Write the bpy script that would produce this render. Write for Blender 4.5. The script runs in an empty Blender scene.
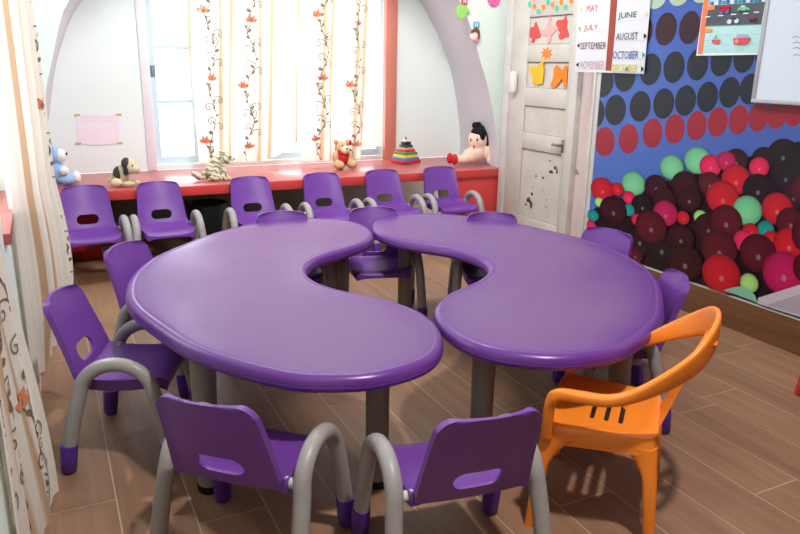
import bpy, bmesh, math, random
from mathutils import Vector, Matrix
random.seed(7)
SC = bpy.context.scene
COL = SC.collection
PI = math.pi
# ------------------------------------------------------------------ camera
F = 713.23
YAW, PITCH, ROLL = 0.4611527, 0.27759492, 0.0166721
CAM = Vector((0, 0, 1.28))
def cam_axes():
    cy, sy, cp, sp = math.cos(YAW), math.sin(YAW), math.cos(PITCH), math.sin(PITCH)
    f = Vector((sy*cp, cy*cp, -sp)); r = Vector((cy, -sy, 0)); u = r.cross(f)
    cr, sr = math.cos(ROLL), math.sin(ROLL)
    return cr*r + sr*u, -sr*r + cr*u, f
CR, CU, CF = cam_axes()
cd = bpy.data.cameras.new('camera'); cam = bpy.data.objects.new('camera', cd); COL.objects.link(cam)
cd.sensor_width = 36; cd.sensor_fit = 'HORIZONTAL'; cd.lens = F/800*36; cd.clip_start = 0.02
m3 = Matrix((CR, CU, -CF)).transposed()
cam.matrix_world = Matrix.Translation(CAM) @ m3.to_4x4()
SC.camera = cam
def W(px, py, ax, c):
    """where the sight line of a photo point meets the plane  axis = c"""
    d = CR*((px-400)/F) + CU*(-(py-267)/F) + CF
    return CAM + d*((c-CAM[ax])/d[ax])
# ------------------------------------------------------------------ materials
def s2l(c):
    return tuple(((v/255)/12.92 if v/255 <= .04045 else ((v/255+.055)/1.055)**2.4) for v in c)
MATS = {}
def mat(name, rgb, rough=.5, spec=.5, noise=None, metal=0, bump=0, coat=0, sss=0):
    """noise=(scale, rgb2, amount)"""
    if name in MATS: return MATS[name]
    m = bpy.data.materials.new(name); m.use_nodes = True; nt = m.node_tree
    b = nt.nodes['Principled BSDF']
    b.inputs['Base Color'].default_value = (*s2l(rgb), 1)
    b.inputs['Roughness'].default_value = rough
    b.inputs['Specular IOR Level'].default_value = spec
    b.inputs['Metallic'].default_value = metal
    b.inputs['Coat Weight'].default_value = coat
    tc = nt.nodes.new('ShaderNodeTexCoord')
    if noise:
        n = nt.nodes.new('ShaderNodeTexNoise'); n.inputs['Scale'].default_value = noise[0]; n.inputs['Detail'].default_value = 5
        nt.links.new(tc.outputs['Object'], n.inputs['Vector'])
        r = nt.nodes.new('ShaderNodeValToRGB'); e = r.color_ramp.elements
        e[0].position, e[1].position = .5-noise[2]/2, .5+noise[2]/2
        e[0].color = (*s2l(rgb), 1); e[1].color = (*s2l(noise[1]), 1)
        nt.links.new(n.outputs['Fac'], r.inputs['Fac']); nt.links.new(r.outputs['Color'], b.inputs['Base Color'])
    if bump:
        n2 = nt.nodes.new('ShaderNodeTexNoise'); n2.inputs['Scale'].default_value = 60; n2.inputs['Detail'].default_value = 4
        nt.links.new(tc.outputs['Object'], n2.inputs['Vector'])
        bp = nt.nodes.new('ShaderNodeBump'); bp.inputs['Strength'].default_value = bump; bp.inputs['Distance'].default_value = .01
        nt.links.new(n2.outputs['Fac'], bp.inputs['Height']); nt.links.new(bp.outputs['Normal'], b.inputs['Normal'])
    MATS[name] = m
    return m
def attr_mat(name, rough=.5, spec=.3):
    if name in MATS: return MATS[name]
    m = mat(name, (255, 255, 255), rough, spec); nt = m.node_tree
    a = nt.nodes.new('ShaderNodeAttribute'); a.attribute_name = 'print'
    nt.links.new(a.outputs['Color'], nt.nodes['Principled BSDF'].inputs['Base Color'])
    return m
# ------------------------------------------------------------------ mesh helpers
class MB:
    def __init__(s): s.bm = bmesh.new(); s.mi = 0; s.M = Matrix.Identity(4)
    def v(s, p): return s.bm.verts.new(s.M @ Vector(p))
    def f(s, vs, mi=None):
        try: fc = s.bm.faces.new(vs)
        except ValueError: return None
        fc.material_index = s.mi if mi is None else mi; fc.smooth = True
        return fc
    def box(s, a, b, bev=0):
        x0, y0, z0 = a; x1, y1, z1 = b
        P = [s.v(p) for p in ((x0,y0,z0),(x1,y0,z0),(x1,y1,z0),(x0,y1,z0),(x0,y0,z1),(x1,y0,z1),(x1,y1,z1),(x0,y1,z1))]
        fs = [s.f([P[i] for i in q]) for q in ((3,2,1,0),(4,5,6,7),(0,1,5,4),(1,2,6,5),(2,3,7,6),(3,0,4,7))]
        if bev:
            es = list({e for f in fs for e in f.edges})
            r = bmesh.ops.bevel(s.bm, geom=es, offset=bev, segments=2, profile=.5, affect='EDGES')
            for f in r['faces']: f.material_index = s.mi; f.smooth = True
        return s
    def prism(s, pts, z0, z1, axis=2):
        """outline pts (2D) swept between z0 and z1 along axis"""
        def P(p, z): return (p[0], p[1], z) if axis == 2 else ((p[0], z, p[1]) if axis == 1 else (z, p[0], p[1]))
        a = [s.v(P(p, z0)) for p in pts]; b = [s.v(P(p, z1)) for p in pts]; n = len(pts)
        s.f(a[::-1]); s.f(b)
        for i in range(n): s.f([a[i], a[(i+1) % n], b[(i+1) % n], b[i]])
        return s
    def rings(s, rings, closed=True, cap=True):
        vs = [[s.v(p) for p in r] for r in rings]; n = len(rings[0])
        for k in range(len(vs)-1):
            for i in range(n if closed else n-1):
                s.f([vs[k][i], vs[k][(i+1) % n], vs[k+1][(i+1) % n], vs[k+1][i]])
        if cap and closed: s.f(vs[0][::-1]); s.f(vs[-1])
        return vs
    def tube(s, path, rad, n=12, cap=True, up=(0, 0, 1), sx=1, sy=1):
        path = [Vector(p) for p in path]; R = []
        u = None
        for i, p in enumerate(path):
            t = (path[min(i+1, len(path)-1)] - path[max(i-1, 0)]).normalized()
            if u is None:
                u = Vector(up); u = u - t*u.dot(t)
                if u.length < 1e-4: u = Vector((1, 0, 0)) - t*t.x
            else: u = u - t*u.dot(t)
            u.normalize(); w = t.cross(u)
            r = rad[i] if isinstance(rad, (list, tuple)) else rad
            R.append([p + (u*math.cos(2*PI*k/n)*sx + w*math.sin(2*PI*k/n)*sy)*r for k in range(n)])
        s.rings(R, cap=cap); return s
    def lathe(s, prof, c=(0, 0, 0), n=24):
        c = Vector(c)
        s.rings([[c + Vector((r*math.cos(2*PI*k/n), r*math.sin(2*PI*k/n), z)) for k in range(n)] for r, z in prof]); return s
    def ball(s, c, r, n=14, rot=None):
        r = (r, r, r) if isinstance(r, (int, float)) else r
        M = Matrix.Translation(Vector(c)) @ (rot.to_4x4() if rot else Matrix.Identity(4)) @ Matrix.Diagonal((*r, 1))
        g = bmesh.ops.create_icosphere(s.bm, subdivisions=3, radius=1, matrix=s.M @ M)
        for v in g['verts']:
            for f in v.link_faces: f.smooth = True; f.material_index = s.mi
        return s
    def mesh(s, name, mats, angle=35):
        bmesh.ops.recalc_face_normals(s.bm, faces=s.bm.faces)
        me = bpy.data.meshes.new(name); s.bm.to_mesh(me); s.bm.free()
        for m in (mats if isinstance(mats, (list, tuple)) else [mats]): me.materials.append(m)
        if angle is not None: me.set_sharp_from_angle(angle=math.radians(angle))
        return me
    def build(s, name, mats, parent=None, angle=35):
        return link(name, s.mesh(name, mats, angle), parent)
def link(name, me, parent=None):
    o = bpy.data.objects.new(name, me); COL.objects.link(o)
    if parent: o.parent = parent
    return o
def tag(o, label, cat, group=None, kind=None):
    o['label'] = label; o['category'] = cat
    if group: o['group'] = group
    if kind: o['kind'] = kind
    return o
def thing(name, loc, rz, label, cat, group=None):
    o = bpy.data.objects.new(name, None); COL.objects.link(o); o.empty_display_size = .1
    o.location = loc; o.rotation_euler = (0, 0, rz)
    return tag(o, label, cat, group)
def structure(o): o['kind'] = 'structure'; return o
def dup(root, loc, rz, label, group=None):
    def cp(o, par):
        c = o.copy(); COL.objects.link(c)
        if par: c.parent = par
        for ch in o.children: cp(ch, c)
        return c
    r = cp(root, None); r.location = loc; r.rotation_euler = (0, 0, rz); r['label'] = label
    if group: r['group'] = group
    return r
def modded(me, mods):
    """mesh after modifiers; mods is a list of (type, settings)"""
    o = bpy.data.objects.new('tmp', me); COL.objects.link(o)
    for t, kw in mods:
        md = o.modifiers.new(t, t)
        for k, v in kw.items(): setattr(md, k, v)
    bpy.context.view_layer.update()
    dg = bpy.context.evaluated_depsgraph_get()
    out = bpy.data.meshes.new_from_object(o.evaluated_get(dg))
    bpy.data.objects.remove(o)
    return out
def boolean(me, cutter):
    c = bpy.data.objects.new('cut', cutter); COL.objects.link(c)
    out = modded(me, [('BOOLEAN', dict(operation='DIFFERENCE', object=c, solver='EXACT'))])
    bpy.data.objects.remove(c)
    for p in out.polygons: p.use_smooth = True
    return out
def blob(name, balls, m, parent, voxel=.006, smooth=6):
    b = MB()
    for q in balls: b.ball(*q)
    me = b.mesh(name, m, None)
    me = modded(me, [('REMESH', dict(mode='VOXEL', voxel_size=voxel, use_smooth_shade=True)), ('SMOOTH', dict(iterations=smooth, factor=.5))])
    me.name = name
    if not me.materials: me.materials.append(m)
    return link(name, me, parent)
def spline(pts, per=8, closed=False):
    P = [Vector(p) for p in pts]; n = len(P); out = []
    for i in range(n if closed else n-1):
        if closed: a, b, c, d = P[i-1], P[i], P[(i+1) % n], P[(i+2) % n]
        else: a, b, c, d = P[max(i-1, 0)], P[i], P[i+1], P[min(i+2, n-1)]
        for k in range(per):
            t = k/per
            out.append(.5*((2*b) + (c-a)*t + (2*a-5*b+4*c-d)*t*t + (3*b-a-3*c+d)*t**3))
    if not closed: out.append(P[-1])
    return out
def stadium(w, h, n=8):
    r = h/2; o = []
    for k in range(n+1): a = -PI/2 + PI*k/n; o.append((w/2-r+r*math.cos(a), r*math.sin(a)))
    for k in range(n+1): a = PI/2 + PI*k/n; o.append((-w/2+r+r*math.cos(a), r*math.sin(a)))
    return o
class Flat:
    """printed / pasted flat artwork on the right-hand wall: polygons with their own printed colour"""
    def __init__(s, x): s.x = x; s.k = 0; s.polys = []
    def pl(s, px, py): p = W(px, py, 0, s.x); return (p.y, p.z)
    def poly(s, pts, rgb, px=True, step=True):
        q = [s.pl(*p) for p in pts] if px else list(pts)
        cols = rgb if isinstance(rgb, list) else [s2l(rgb)]*len(q)
        if step: s.k += 1
        s.polys.append((q, cols, s.k))
    def ell(s, cx, cy, rx, ry, rgb, n=28, a0=0):
        y, z = s.pl(cx, cy); ry_ = abs(s.pl(cx, cy-ry)[1]-z); rx_ = abs(s.pl(cx-rx, cy)[0]-s.pl(cx+rx, cy)[0])/2
        s.poly([(y+rx_*math.cos(2*PI*k/n), z+ry_*math.sin(2*PI*k/n)) for k in range(n)], rgb, px=False)
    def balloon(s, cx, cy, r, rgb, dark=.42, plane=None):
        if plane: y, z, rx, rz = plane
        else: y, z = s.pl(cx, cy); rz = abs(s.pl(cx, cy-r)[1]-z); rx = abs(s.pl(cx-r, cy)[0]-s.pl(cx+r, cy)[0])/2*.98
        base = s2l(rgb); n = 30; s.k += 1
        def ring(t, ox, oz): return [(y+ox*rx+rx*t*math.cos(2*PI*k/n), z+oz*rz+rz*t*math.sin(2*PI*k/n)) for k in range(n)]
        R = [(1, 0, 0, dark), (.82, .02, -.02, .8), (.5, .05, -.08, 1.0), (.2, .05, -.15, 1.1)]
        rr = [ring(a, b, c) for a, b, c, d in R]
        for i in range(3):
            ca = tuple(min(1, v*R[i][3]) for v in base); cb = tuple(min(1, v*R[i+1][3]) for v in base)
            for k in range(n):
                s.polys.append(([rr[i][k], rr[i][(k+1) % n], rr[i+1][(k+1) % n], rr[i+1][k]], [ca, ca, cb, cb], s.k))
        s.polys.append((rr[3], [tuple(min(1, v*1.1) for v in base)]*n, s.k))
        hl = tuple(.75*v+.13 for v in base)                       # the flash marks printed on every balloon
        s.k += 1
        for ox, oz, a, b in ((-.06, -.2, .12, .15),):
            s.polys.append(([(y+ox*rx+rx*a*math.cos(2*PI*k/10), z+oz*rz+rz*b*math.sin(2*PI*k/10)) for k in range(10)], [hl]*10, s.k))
    def text(s, txt, x0, y0, x1, y1, rgb, bold=0.0):
        a, b = s.pl(x0, y1), s.pl(x1, y0)
        cu = bpy.data.curves.new('t', 'FONT'); cu.body = txt; cu.resolution_u = 2; cu.offset = bold
        o = bpy.data.objects.new('t', cu); COL.objects.link(o); bpy.context.view_layer.update()
        me = bpy.data.meshes.new_from_object(o.evaluated_get(bpy.context.evaluated_depsgraph_get()))
        xs = [v.co.x for v in me.vertices]; ys = [v.co.y for v in me.vertices]
        X0, X1, Y0, Y1 = min(xs), max(xs), min(ys), max(ys); s.k += 1
        for p in me.polygons:
            q = []
            for i in p.vertices:
                c = me.vertices[i].co
                q.append((a[0]+(b[0]-a[0])*(c.x-X0)/(X1-X0), a[1]+(b[1]-a[1])*(c.y-Y0)/(Y1-Y0)))
            s.polys.append((q, [s2l(rgb)]*len(q), s.k))
        bpy.data.objects.remove(o); bpy.data.curves.remove(cu); bpy.data.meshes.remove(me)
    def build(s, name, m, parent=None, gap=.00015, thick=0):
        bm = bmesh.new(); lay = bm.loops.layers.float_color.new('print')
        for q, cols, k in s.polys:
            vs = [bm.verts.new((s.x-k*gap, a, b)) for a, b in q]
            f = bm.faces.new(vs); f.normal_update()
            if f.normal.x > 0: f.normal_flip()
            cm = {v: c for v, c in zip(vs, cols)}
            for l in f.loops: l[lay] = (*cm[l.vert], 1)
            if thick and k == s.polys[0][2]:
                bk = [bm.verts.new((s.x+thick, a, b)) for a, b in q]; n = len(q)
                for i in range(n):
                    g = bm.faces.new([vs[i], vs[(i+1) % n], bk[(i+1) % n], bk[i]])
                    for l in g.loops: l[lay] = (*cols[0], 1)
                g = bm.faces.new(bk)
                for l in g.loops: l[lay] = (*cols[0], 1)
        me = bpy.data.meshes.new(name); bm.to_mesh(me); bm.free(); me.materials.append(m)
        return link(name, me, parent)
# ------------------------------------------------------------------ colours
M_wall = mat('wall_mint_white', (224, 236, 228), .8, .2, (3, (216, 231, 222), .6))
M_alc = mat('alcove_white', (230, 240, 236), .8, .2, (2.5, (223, 235, 231), .6))
M_arch = mat('arch_lavender', (206, 206, 214), .8, .2)
M_post = mat('wall_pink_white', (220, 202, 200), .75, .2, (6, (208, 188, 186), .5))
M_white = mat('white_gloss_paint', (212, 210, 208), .45, .4, (9, (196, 192, 188), .5))
M_door = mat('door_paint', (206, 201, 195), .45, .4, (8, (192, 186, 178), .5))
M_ceil = mat('ceiling_white', (212, 212, 208), .9, .1)
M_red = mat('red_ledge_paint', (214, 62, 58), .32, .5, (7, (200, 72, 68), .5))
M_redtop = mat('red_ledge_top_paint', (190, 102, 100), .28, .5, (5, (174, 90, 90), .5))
M_jamb = mat('brick_red_jamb', (196, 122, 106), .5, .4)
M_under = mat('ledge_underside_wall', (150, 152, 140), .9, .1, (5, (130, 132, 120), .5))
M_steel = mat('window_blue_grey', (186, 204, 216), .5, .4)
M_purple = mat('purple_plastic', (112, 62, 152), .38, .45, (4, (106, 57, 145), .6))
M_boot = mat('purple_foot_cap', (88, 48, 150), .4, .45)
M_tube = mat('grey_tube_plastic', (158, 153, 152), .38, .45)
M_brk = mat('white_bracket', (205, 202, 200), .4, .4)
M_leg = mat('grey_table_leg', (138, 132, 126), .45, .4)
M_black = mat('black_rubber', (28, 27, 30), .6, .3)
M_orange = mat('orange_plastic', (246, 138, 42), .36, .5)
M_redpl = mat('red_plastic', (196, 48, 56), .4, .45)
# worn purple table top
M_top = mat('purple_table_top', (128, 78, 172), .34, .5)
def table_nodes():
    nt = M_top.node_tree; b = nt.nodes['Principled BSDF']; N_ = nt.nodes.new; L = nt.links.new
    tc = N_('ShaderNodeTexCoord'); n = N_('ShaderNodeTexNoise'); n.inputs['Scale'].default_value = 2.4; n.inputs['Detail'].default_value = 7; n.inputs['Roughness'].default_value = .65
    L(tc.outputs['Object'], n.inputs['Vector'])
    a = N_('ShaderNodeAttribute'); a.attribute_name = 'wear'
    m1 = N_('ShaderNodeMapRange'); m1.inputs['From Min'].default_value = .3; m1.inputs['From Max'].default_value = .62; m1.inputs['To Min'].default_value = .25; L(n.outputs['Fac'], m1.inputs['Value'])
    mu = N_('ShaderNodeMath'); mu.operation = 'MULTIPLY'; L(a.outputs['Fac'], mu.inputs[0]); L(m1.outputs['Result'], mu.inputs[1])
    r = N_('ShaderNodeValToRGB'); e = r.color_ramp.elements
    e[0].position, e[1].position = 0, 1; e[0].color = (*s2l((100, 50, 130)), 1); e[1].color = (*s2l((112, 78, 130)), 1)
    L(mu.outputs[0], r.inputs['Fac']); L(r.outputs['Color'], b.inputs['Base Color'])
    r2 = N_('ShaderNodeMapRange'); r2.inputs['To Min'].default_value = .3; r2.inputs['To Max'].default_value = .5
    L(mu.outputs[0], r2.inputs['Value']); L(r2.outputs['Result'], b.inputs['Roughness'])
table_nodes()
# ------------------------------------------------------------------ room
XR, XL, YF, YB, YA, ZC = 3.06, -.15, -1.6, 4.74, 5.48, 3.3
XD, YJ = 3.23, 3.49                                         # the door stands in a set-back part of the right wall
ZL = .50                                                    # top of the red ledge
# floor of wood-look planks with pale joints
def wood_mat(name, base, dark):
    m = mat(name, base, .42, .4); nt = m.node_tree; b = nt.nodes['Principled BSDF']
    tc = nt.nodes.new('ShaderNodeTexCoord'); a = nt.nodes.new('ShaderNodeAttribute'); a.attribute_name = 'plank'
    mp = nt.nodes.new('ShaderNodeMapping'); mp.inputs['Scale'].default_value = (26, 1.6, 26)
    ad = nt.nodes.new('ShaderNodeVectorMath'); ad.operation = 'MULTIPLY_ADD'; ad.inputs[1].default_value = (40, 40, 40)
    nt.links.new(a.outputs['Color'], ad.inputs[0]); nt.links.new(tc.outputs['Object'], ad.inputs[2])
    nt.links.new(ad.outputs['Vector'], mp.inputs['Vector'])
    n = nt.nodes.new('ShaderNodeTexNoise'); n.inputs['Scale'].default_value = 1; n.inputs['Detail'].default_value = 6; n.inputs['Roughness'].default_value = .6; n.inputs['Distortion'].default_value = .6
    nt.links.new(mp.outputs['Vector'], n.inputs['Vector'])
    r = nt.nodes.new('ShaderNodeValToRGB'); e = r.color_ramp.elements
    e[0].position, e[1].position = .3, .7; e[0].color = (*s2l(dark), 1); e[1].color = (*s2l(base), 1)
    nt.links.new(n.outputs['Fac'], r.inputs['Fac'])
    h = nt.nodes.new('ShaderNodeHueSaturation'); nt.links.new(r.outputs['Color'], h.inputs['Color'])
    sx = nt.nodes.new('ShaderNodeSeparateColor'); nt.links.new(a.outputs['Color'], sx.inputs['Color'])
    mr = nt.nodes.new('ShaderNodeMapRange'); mr.inputs['To Min'].default_value = .9; mr.inputs['To Max'].default_value = 1.1
    nt.links.new(sx.outputs['Red'], mr.inputs['Value']); nt.links.new(mr.outputs['Result'], h.inputs['Value'])
    nt.links.new(h.outputs['Color'], b.inputs['Base Color'])
    return m
M_wood = wood_mat('wood_look_tile', (158, 121, 95), (131, 97, 74))
M_skirt = wood_mat('wood_look_skirting', (130, 88, 60), (104, 68, 46))
M_grout = mat('pale_grout', (196, 172, 150), .8, .2)
def floor():
    bm = bmesh.new(); lay = bm.loops.layers.float_color.new('plank')
    def q(x0, x1, y0, y1, z, mi, c):
        f = bm.faces.new([bm.verts.new((a, b, z)) for a, b in ((x0, y0), (x1, y0), (x1, y1), (x0, y1))]); f.material_index = mi
        for l in f.loops: l[lay] = (*c, 1)
    known = {1: 1.832, 4: 2.37, 6: 1.463, 9: 1.255, 11: 1.815, 3: 1.4, 5: .75, 7: 2.05, 8: .6, 10: .55, 0: 1.25, 2: 2.3, 12: 1.3, 13: .9}
    g = .0022
    for k in range(-2, 16):
        x0, x1 = max(XL, .078+.2*k), min(XD, .078+.2*k+.2)
        if x1 <= x0: continue
        y = known.get(k, random.random()) - 6
        while y < YA:
            a, b = max(y, YF), min(y+1.2, YA)
            if b > a: q(x0+g, x1-g, a+g, b-g, 0, 0, (random.random(), random.random(), random.random()))
            y += 1.2
    q(XL, XD, YF, YA, -.0012, 1, (0, 0, 0))
    for z in (-.1,): q(XL-.1, XR+.1, YF-.1, YA+.2, z, 1, (0, 0, 0))
    me = bpy.data.meshes.new('floor'); bm.to_mesh(me); bm.free(); me.materials.append(M_wood); me.materials.append(M_grout)
    structure(link('floor', me))
floor()
b = MB(); b.box((XL-.1, YF-.1, ZC), (XD+.2, YA+.2, ZC+.1)); structure(b.build('ceiling', M_ceil))
b = MB(); b.box((XL-.1, YF-.1, 0), (XR+.1, YF, ZC)); structure(b.build('wall_front', mat('front_wall_tan', (84, 74, 66), .8, .2)))
# right wall: pale pink masonry; the door stands on it
b = MB(); b.prism([(XR, YF), (XD+.1, YF), (XD+.1, YB+.02), (XD, YB+.02), (XD, YJ), (XR, YJ)], 0, ZC); structure(b.build('wall_right', M_post))
# left wall with its window opening
LWY0, LWY1, LWZ0, LWZ1 = 2.5, 3.36, .74, 2.0
b = MB()
for a, c in (((XL-.18, YF, 0), (XL, LWY0, ZC)), ((XL-.18, LWY1, 0), (XL, YA+.2, ZC)), ((XL-.18, LWY0, 0), (XL, LWY1, LWZ0)), ((XL-.18, LWY0, LWZ1), (XL, LWY1, ZC))): b.box(a, c)
structure(b.build('wall_left', M_wall))
b = MB(); b.box((XL-.18, LWY0, LWZ0-.03), (XL+.02, LWY1, LWZ0+.006), .002); structure(b.build('trim_1', M_redtop))
b = MB(); b.box((XL, YF, 0), (XL+.012, YB, .1)); structure(b.build('baseboard_left', M_white))
# wall with the big arch, and the alcove behind it
ARCH_F = [(-.02,.5),(0,.75),(.026,1.044),(.087,1.269),(.155,1.49),(.213,1.6),(.35,1.8),(.62,2.06),(1.05,2.27),(1.6,2.36),(2.2,2.25),(2.58,1.98),(2.795,1.73),(2.897,1.562),(2.997,1.317),(3.10,1.06),(3.187,.716),(3.207,.5)]
ARCH_B = [(-.01,.5),(.015,.75),(.06,.98),(.131,1.267),(.237,1.525),(.323,1.655),(.48,1.86),(.78,2.1),(1.15,2.3),(1.66,2.4),(2.25,2.28),(2.65,2.02),(2.864,1.782),(2.96,1.64),(3.06,1.477),(3.19,1.19),(3.285,.75),(3.298,.5)]
def arch(P, y): return [Vector((p.x, y, p.z)) for p in spline([(x, 0, z) for x, z in P], 4)]
N = 68
b = MB(); A = arch(ARCH_F, YB)
va = [b.v(p) for p in A]; vt = [b.v((p[0] if 0 < i < N else (XL if i == 0 else XD), YB, ZC)) for i, p in enumerate(A)]
for i in range(N): b.f([va[i], va[i+1], vt[i+1], vt[i]])
l0 = b.v((XL, YB, ZL)); b.f([l0, va[0], vt[0]]); r0 = b.v((XD, YB, ZL)); b.f([va[-1], r0, vt[-1]])
structure(b.build('wall_back', M_wall, angle=None))
b = MB(); va = [b.v(p) for p in A]; vb = [b.v(p) for p in arch(ARCH_B, YA)]
for i in range(N): b.f([va[i], va[i+1], vb[i+1], vb[i]])
structure(b.build('trim_2', M_arch, angle=60))
WX0, WX1, WZ0, WZ1 = .712, 2.557, .536, 2.03
b = MB()
for a, c in (((XL, YA, ZL), (WX0, YA+.16, ZC)), ((WX1, YA, ZL), (XD+.15, YA+.16, ZC)), ((WX0, YA, ZL), (WX1, YA+.16, WZ0)), ((WX0, YA, WZ1), (WX1, YA+.16, ZC))): b.box(a, c)
structure(b.build('wall_alcove', M_alc))
# red jamb at the right of the back window, pale one at its left
b = MB(); b.box((2.538, YA-.05, ZL), (2.64, YA+.0, 2.1), .004); structure(b.build('trim_3', M_jamb))
M_pinkw = mat('pale_pink_jamb', (226, 222, 228), .6, .3)
b = MB(); b.box((.655, YA-.012, ZL), (.72, YA, 2.1), .003); structure(b.build('trim_4', M_pinkw))
# windows
M_glass = bpy.data.materials.new('window_glass'); M_glass.use_nodes = True
def glass():
    nt = M_glass.node_tree; nt.nodes.clear(); o = nt.nodes.new('ShaderNodeOutputMaterial')
    t = nt.nodes.new('ShaderNodeBsdfTransparent'); g = nt.nodes.new('ShaderNodeBsdfGlossy'); g.inputs['Roughness'].default_value = .02
    x = nt.nodes.new('ShaderNodeMixShader'); x.inputs[0].default_value = .05
    nt.links.new(t.outputs[0], x.inputs[1]); nt.links.new(g.outputs[0], x.inputs[2]); nt.links.new(x.outputs[0], o.inputs[0])
glass()
b = MB(); y0, y1 = YA+.055, YA+.09
b.box((WX0, y0, WZ0), (WX0+.055, y1, WZ1)); b.box((WX1-.05, y0, WZ0), (WX1, y1, WZ1))
b.box((WX0+.055, y0, WZ0), (WX1-.05, y1, WZ0+.05)); b.box((WX0+.055, y0, WZ1-.05), (WX1-.05, y1, WZ1))
for x in (1.022, 1.327, 1.637, 1.937, 2.236): b.box((x-.014, y0+.004, WZ0+.05), (x+.014, y1-.004, WZ1-.05))
for z in (.986, 1.366, 1.75): b.box((WX0+.055, y0+.006, z-.013), (WX1-.05, y1-.006, z+.013))
w1 = structure(b.build('window_1', M_steel))
b = MB(); b.box((WX0+.04, YA+.07, WZ0+.03), (WX1-.04, YA+.074, WZ1-.03)); b.build('pane', M_glass, w1)
b = MB(); b.box((WX0+.001, YA+.052, 1.16), (WX0+.05, YA+.055, 1.24)); b.lathe([(.006, 0), (.006, .05)], (WX0+.03, YA+.04, 1.18), 8); b.build('latch', mat('latch_dark', (110, 132, 142), .4, .5), w1)
b = MB(); x0, x1 = XL-.12, XL-.085
b.box((x0, LWY0, LWZ0), (x1, LWY0+.05, LWZ1)); b.box((x0, LWY1-.05, LWZ0), (x1, LWY1, LWZ1)); b.box((x0, LWY0+.05, LWZ0), (x1, LWY1-.05, LWZ0+.05)); b.box((x0, LWY0+.05, LWZ1-.05), (x1, LWY1-.05, LWZ1))
for y in (2.93,): b.box((x0, y-.014, LWZ0+.05), (x1, y+.014, LWZ1-.05))
w2 = structure(b.build('window_2', M_steel))
b = MB(); b.box((XL-.105, LWY0+.04, LWZ0+.04), (XL-.101, LWY1-.04, LWZ1-.04)); b.build('pane', M_glass, w2)
# skirting along the right wall
bm = MB(); bm.box((XR-.012, YF, 0), (XR, 3.47, .165)); o = structure(bm.build('baseboard_right', M_skirt))
bm = MB(); bm.box((XR-.014, YF, .165), (XR, 3.47, .173)); structure(bm.build('trim_5', M_white))
# ------------------------------------------------------------------ the red masonry ledge
t = thing('window_ledge', (1.45, YB, 0), 0, 'long red painted masonry ledge under the curtained window, toys sitting on it', 'ledge')
def loc(b): b.M = Matrix.Translation((-1.45, -YB, 0)); return b
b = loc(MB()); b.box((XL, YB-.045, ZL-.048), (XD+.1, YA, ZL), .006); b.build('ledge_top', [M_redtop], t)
b = loc(MB()); b.box((XL, YB-.05, ZL-.062), (XD, YB-.0455, ZL-.002), .001); b.build('ledge_lip', M_red, t)
b = loc(MB()); b.box((2.775, YB-.035, 0), (XD, YB+.06, ZL-.062), .004); b.build('front_panel', M_red, t)
b = loc(MB()); b.box((XL, YB-.03, 0), (.055, YB+.06, ZL-.05), .004); b.build('end_panel', M_red, t)
M_mint = mat('mint_plaster', (196, 222, 208), .7, .3)
b = loc(MB()); b.prism([(2.675, ZL-.05), (2.775, ZL-.05), (2.775, .15), (2.74, .15)], YB+.0, YB+.06, 1); b.build('plaster_fillet', M_mint, t)
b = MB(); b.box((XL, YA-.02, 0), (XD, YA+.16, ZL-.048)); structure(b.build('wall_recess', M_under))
b = MB(); b.box((XL, YA-.035, 0), (XD, YA-.02, .09)); structure(b.build('baseboard_recess', mat('recess_skirting', (170, 168, 160), .7, .2)))
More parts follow.
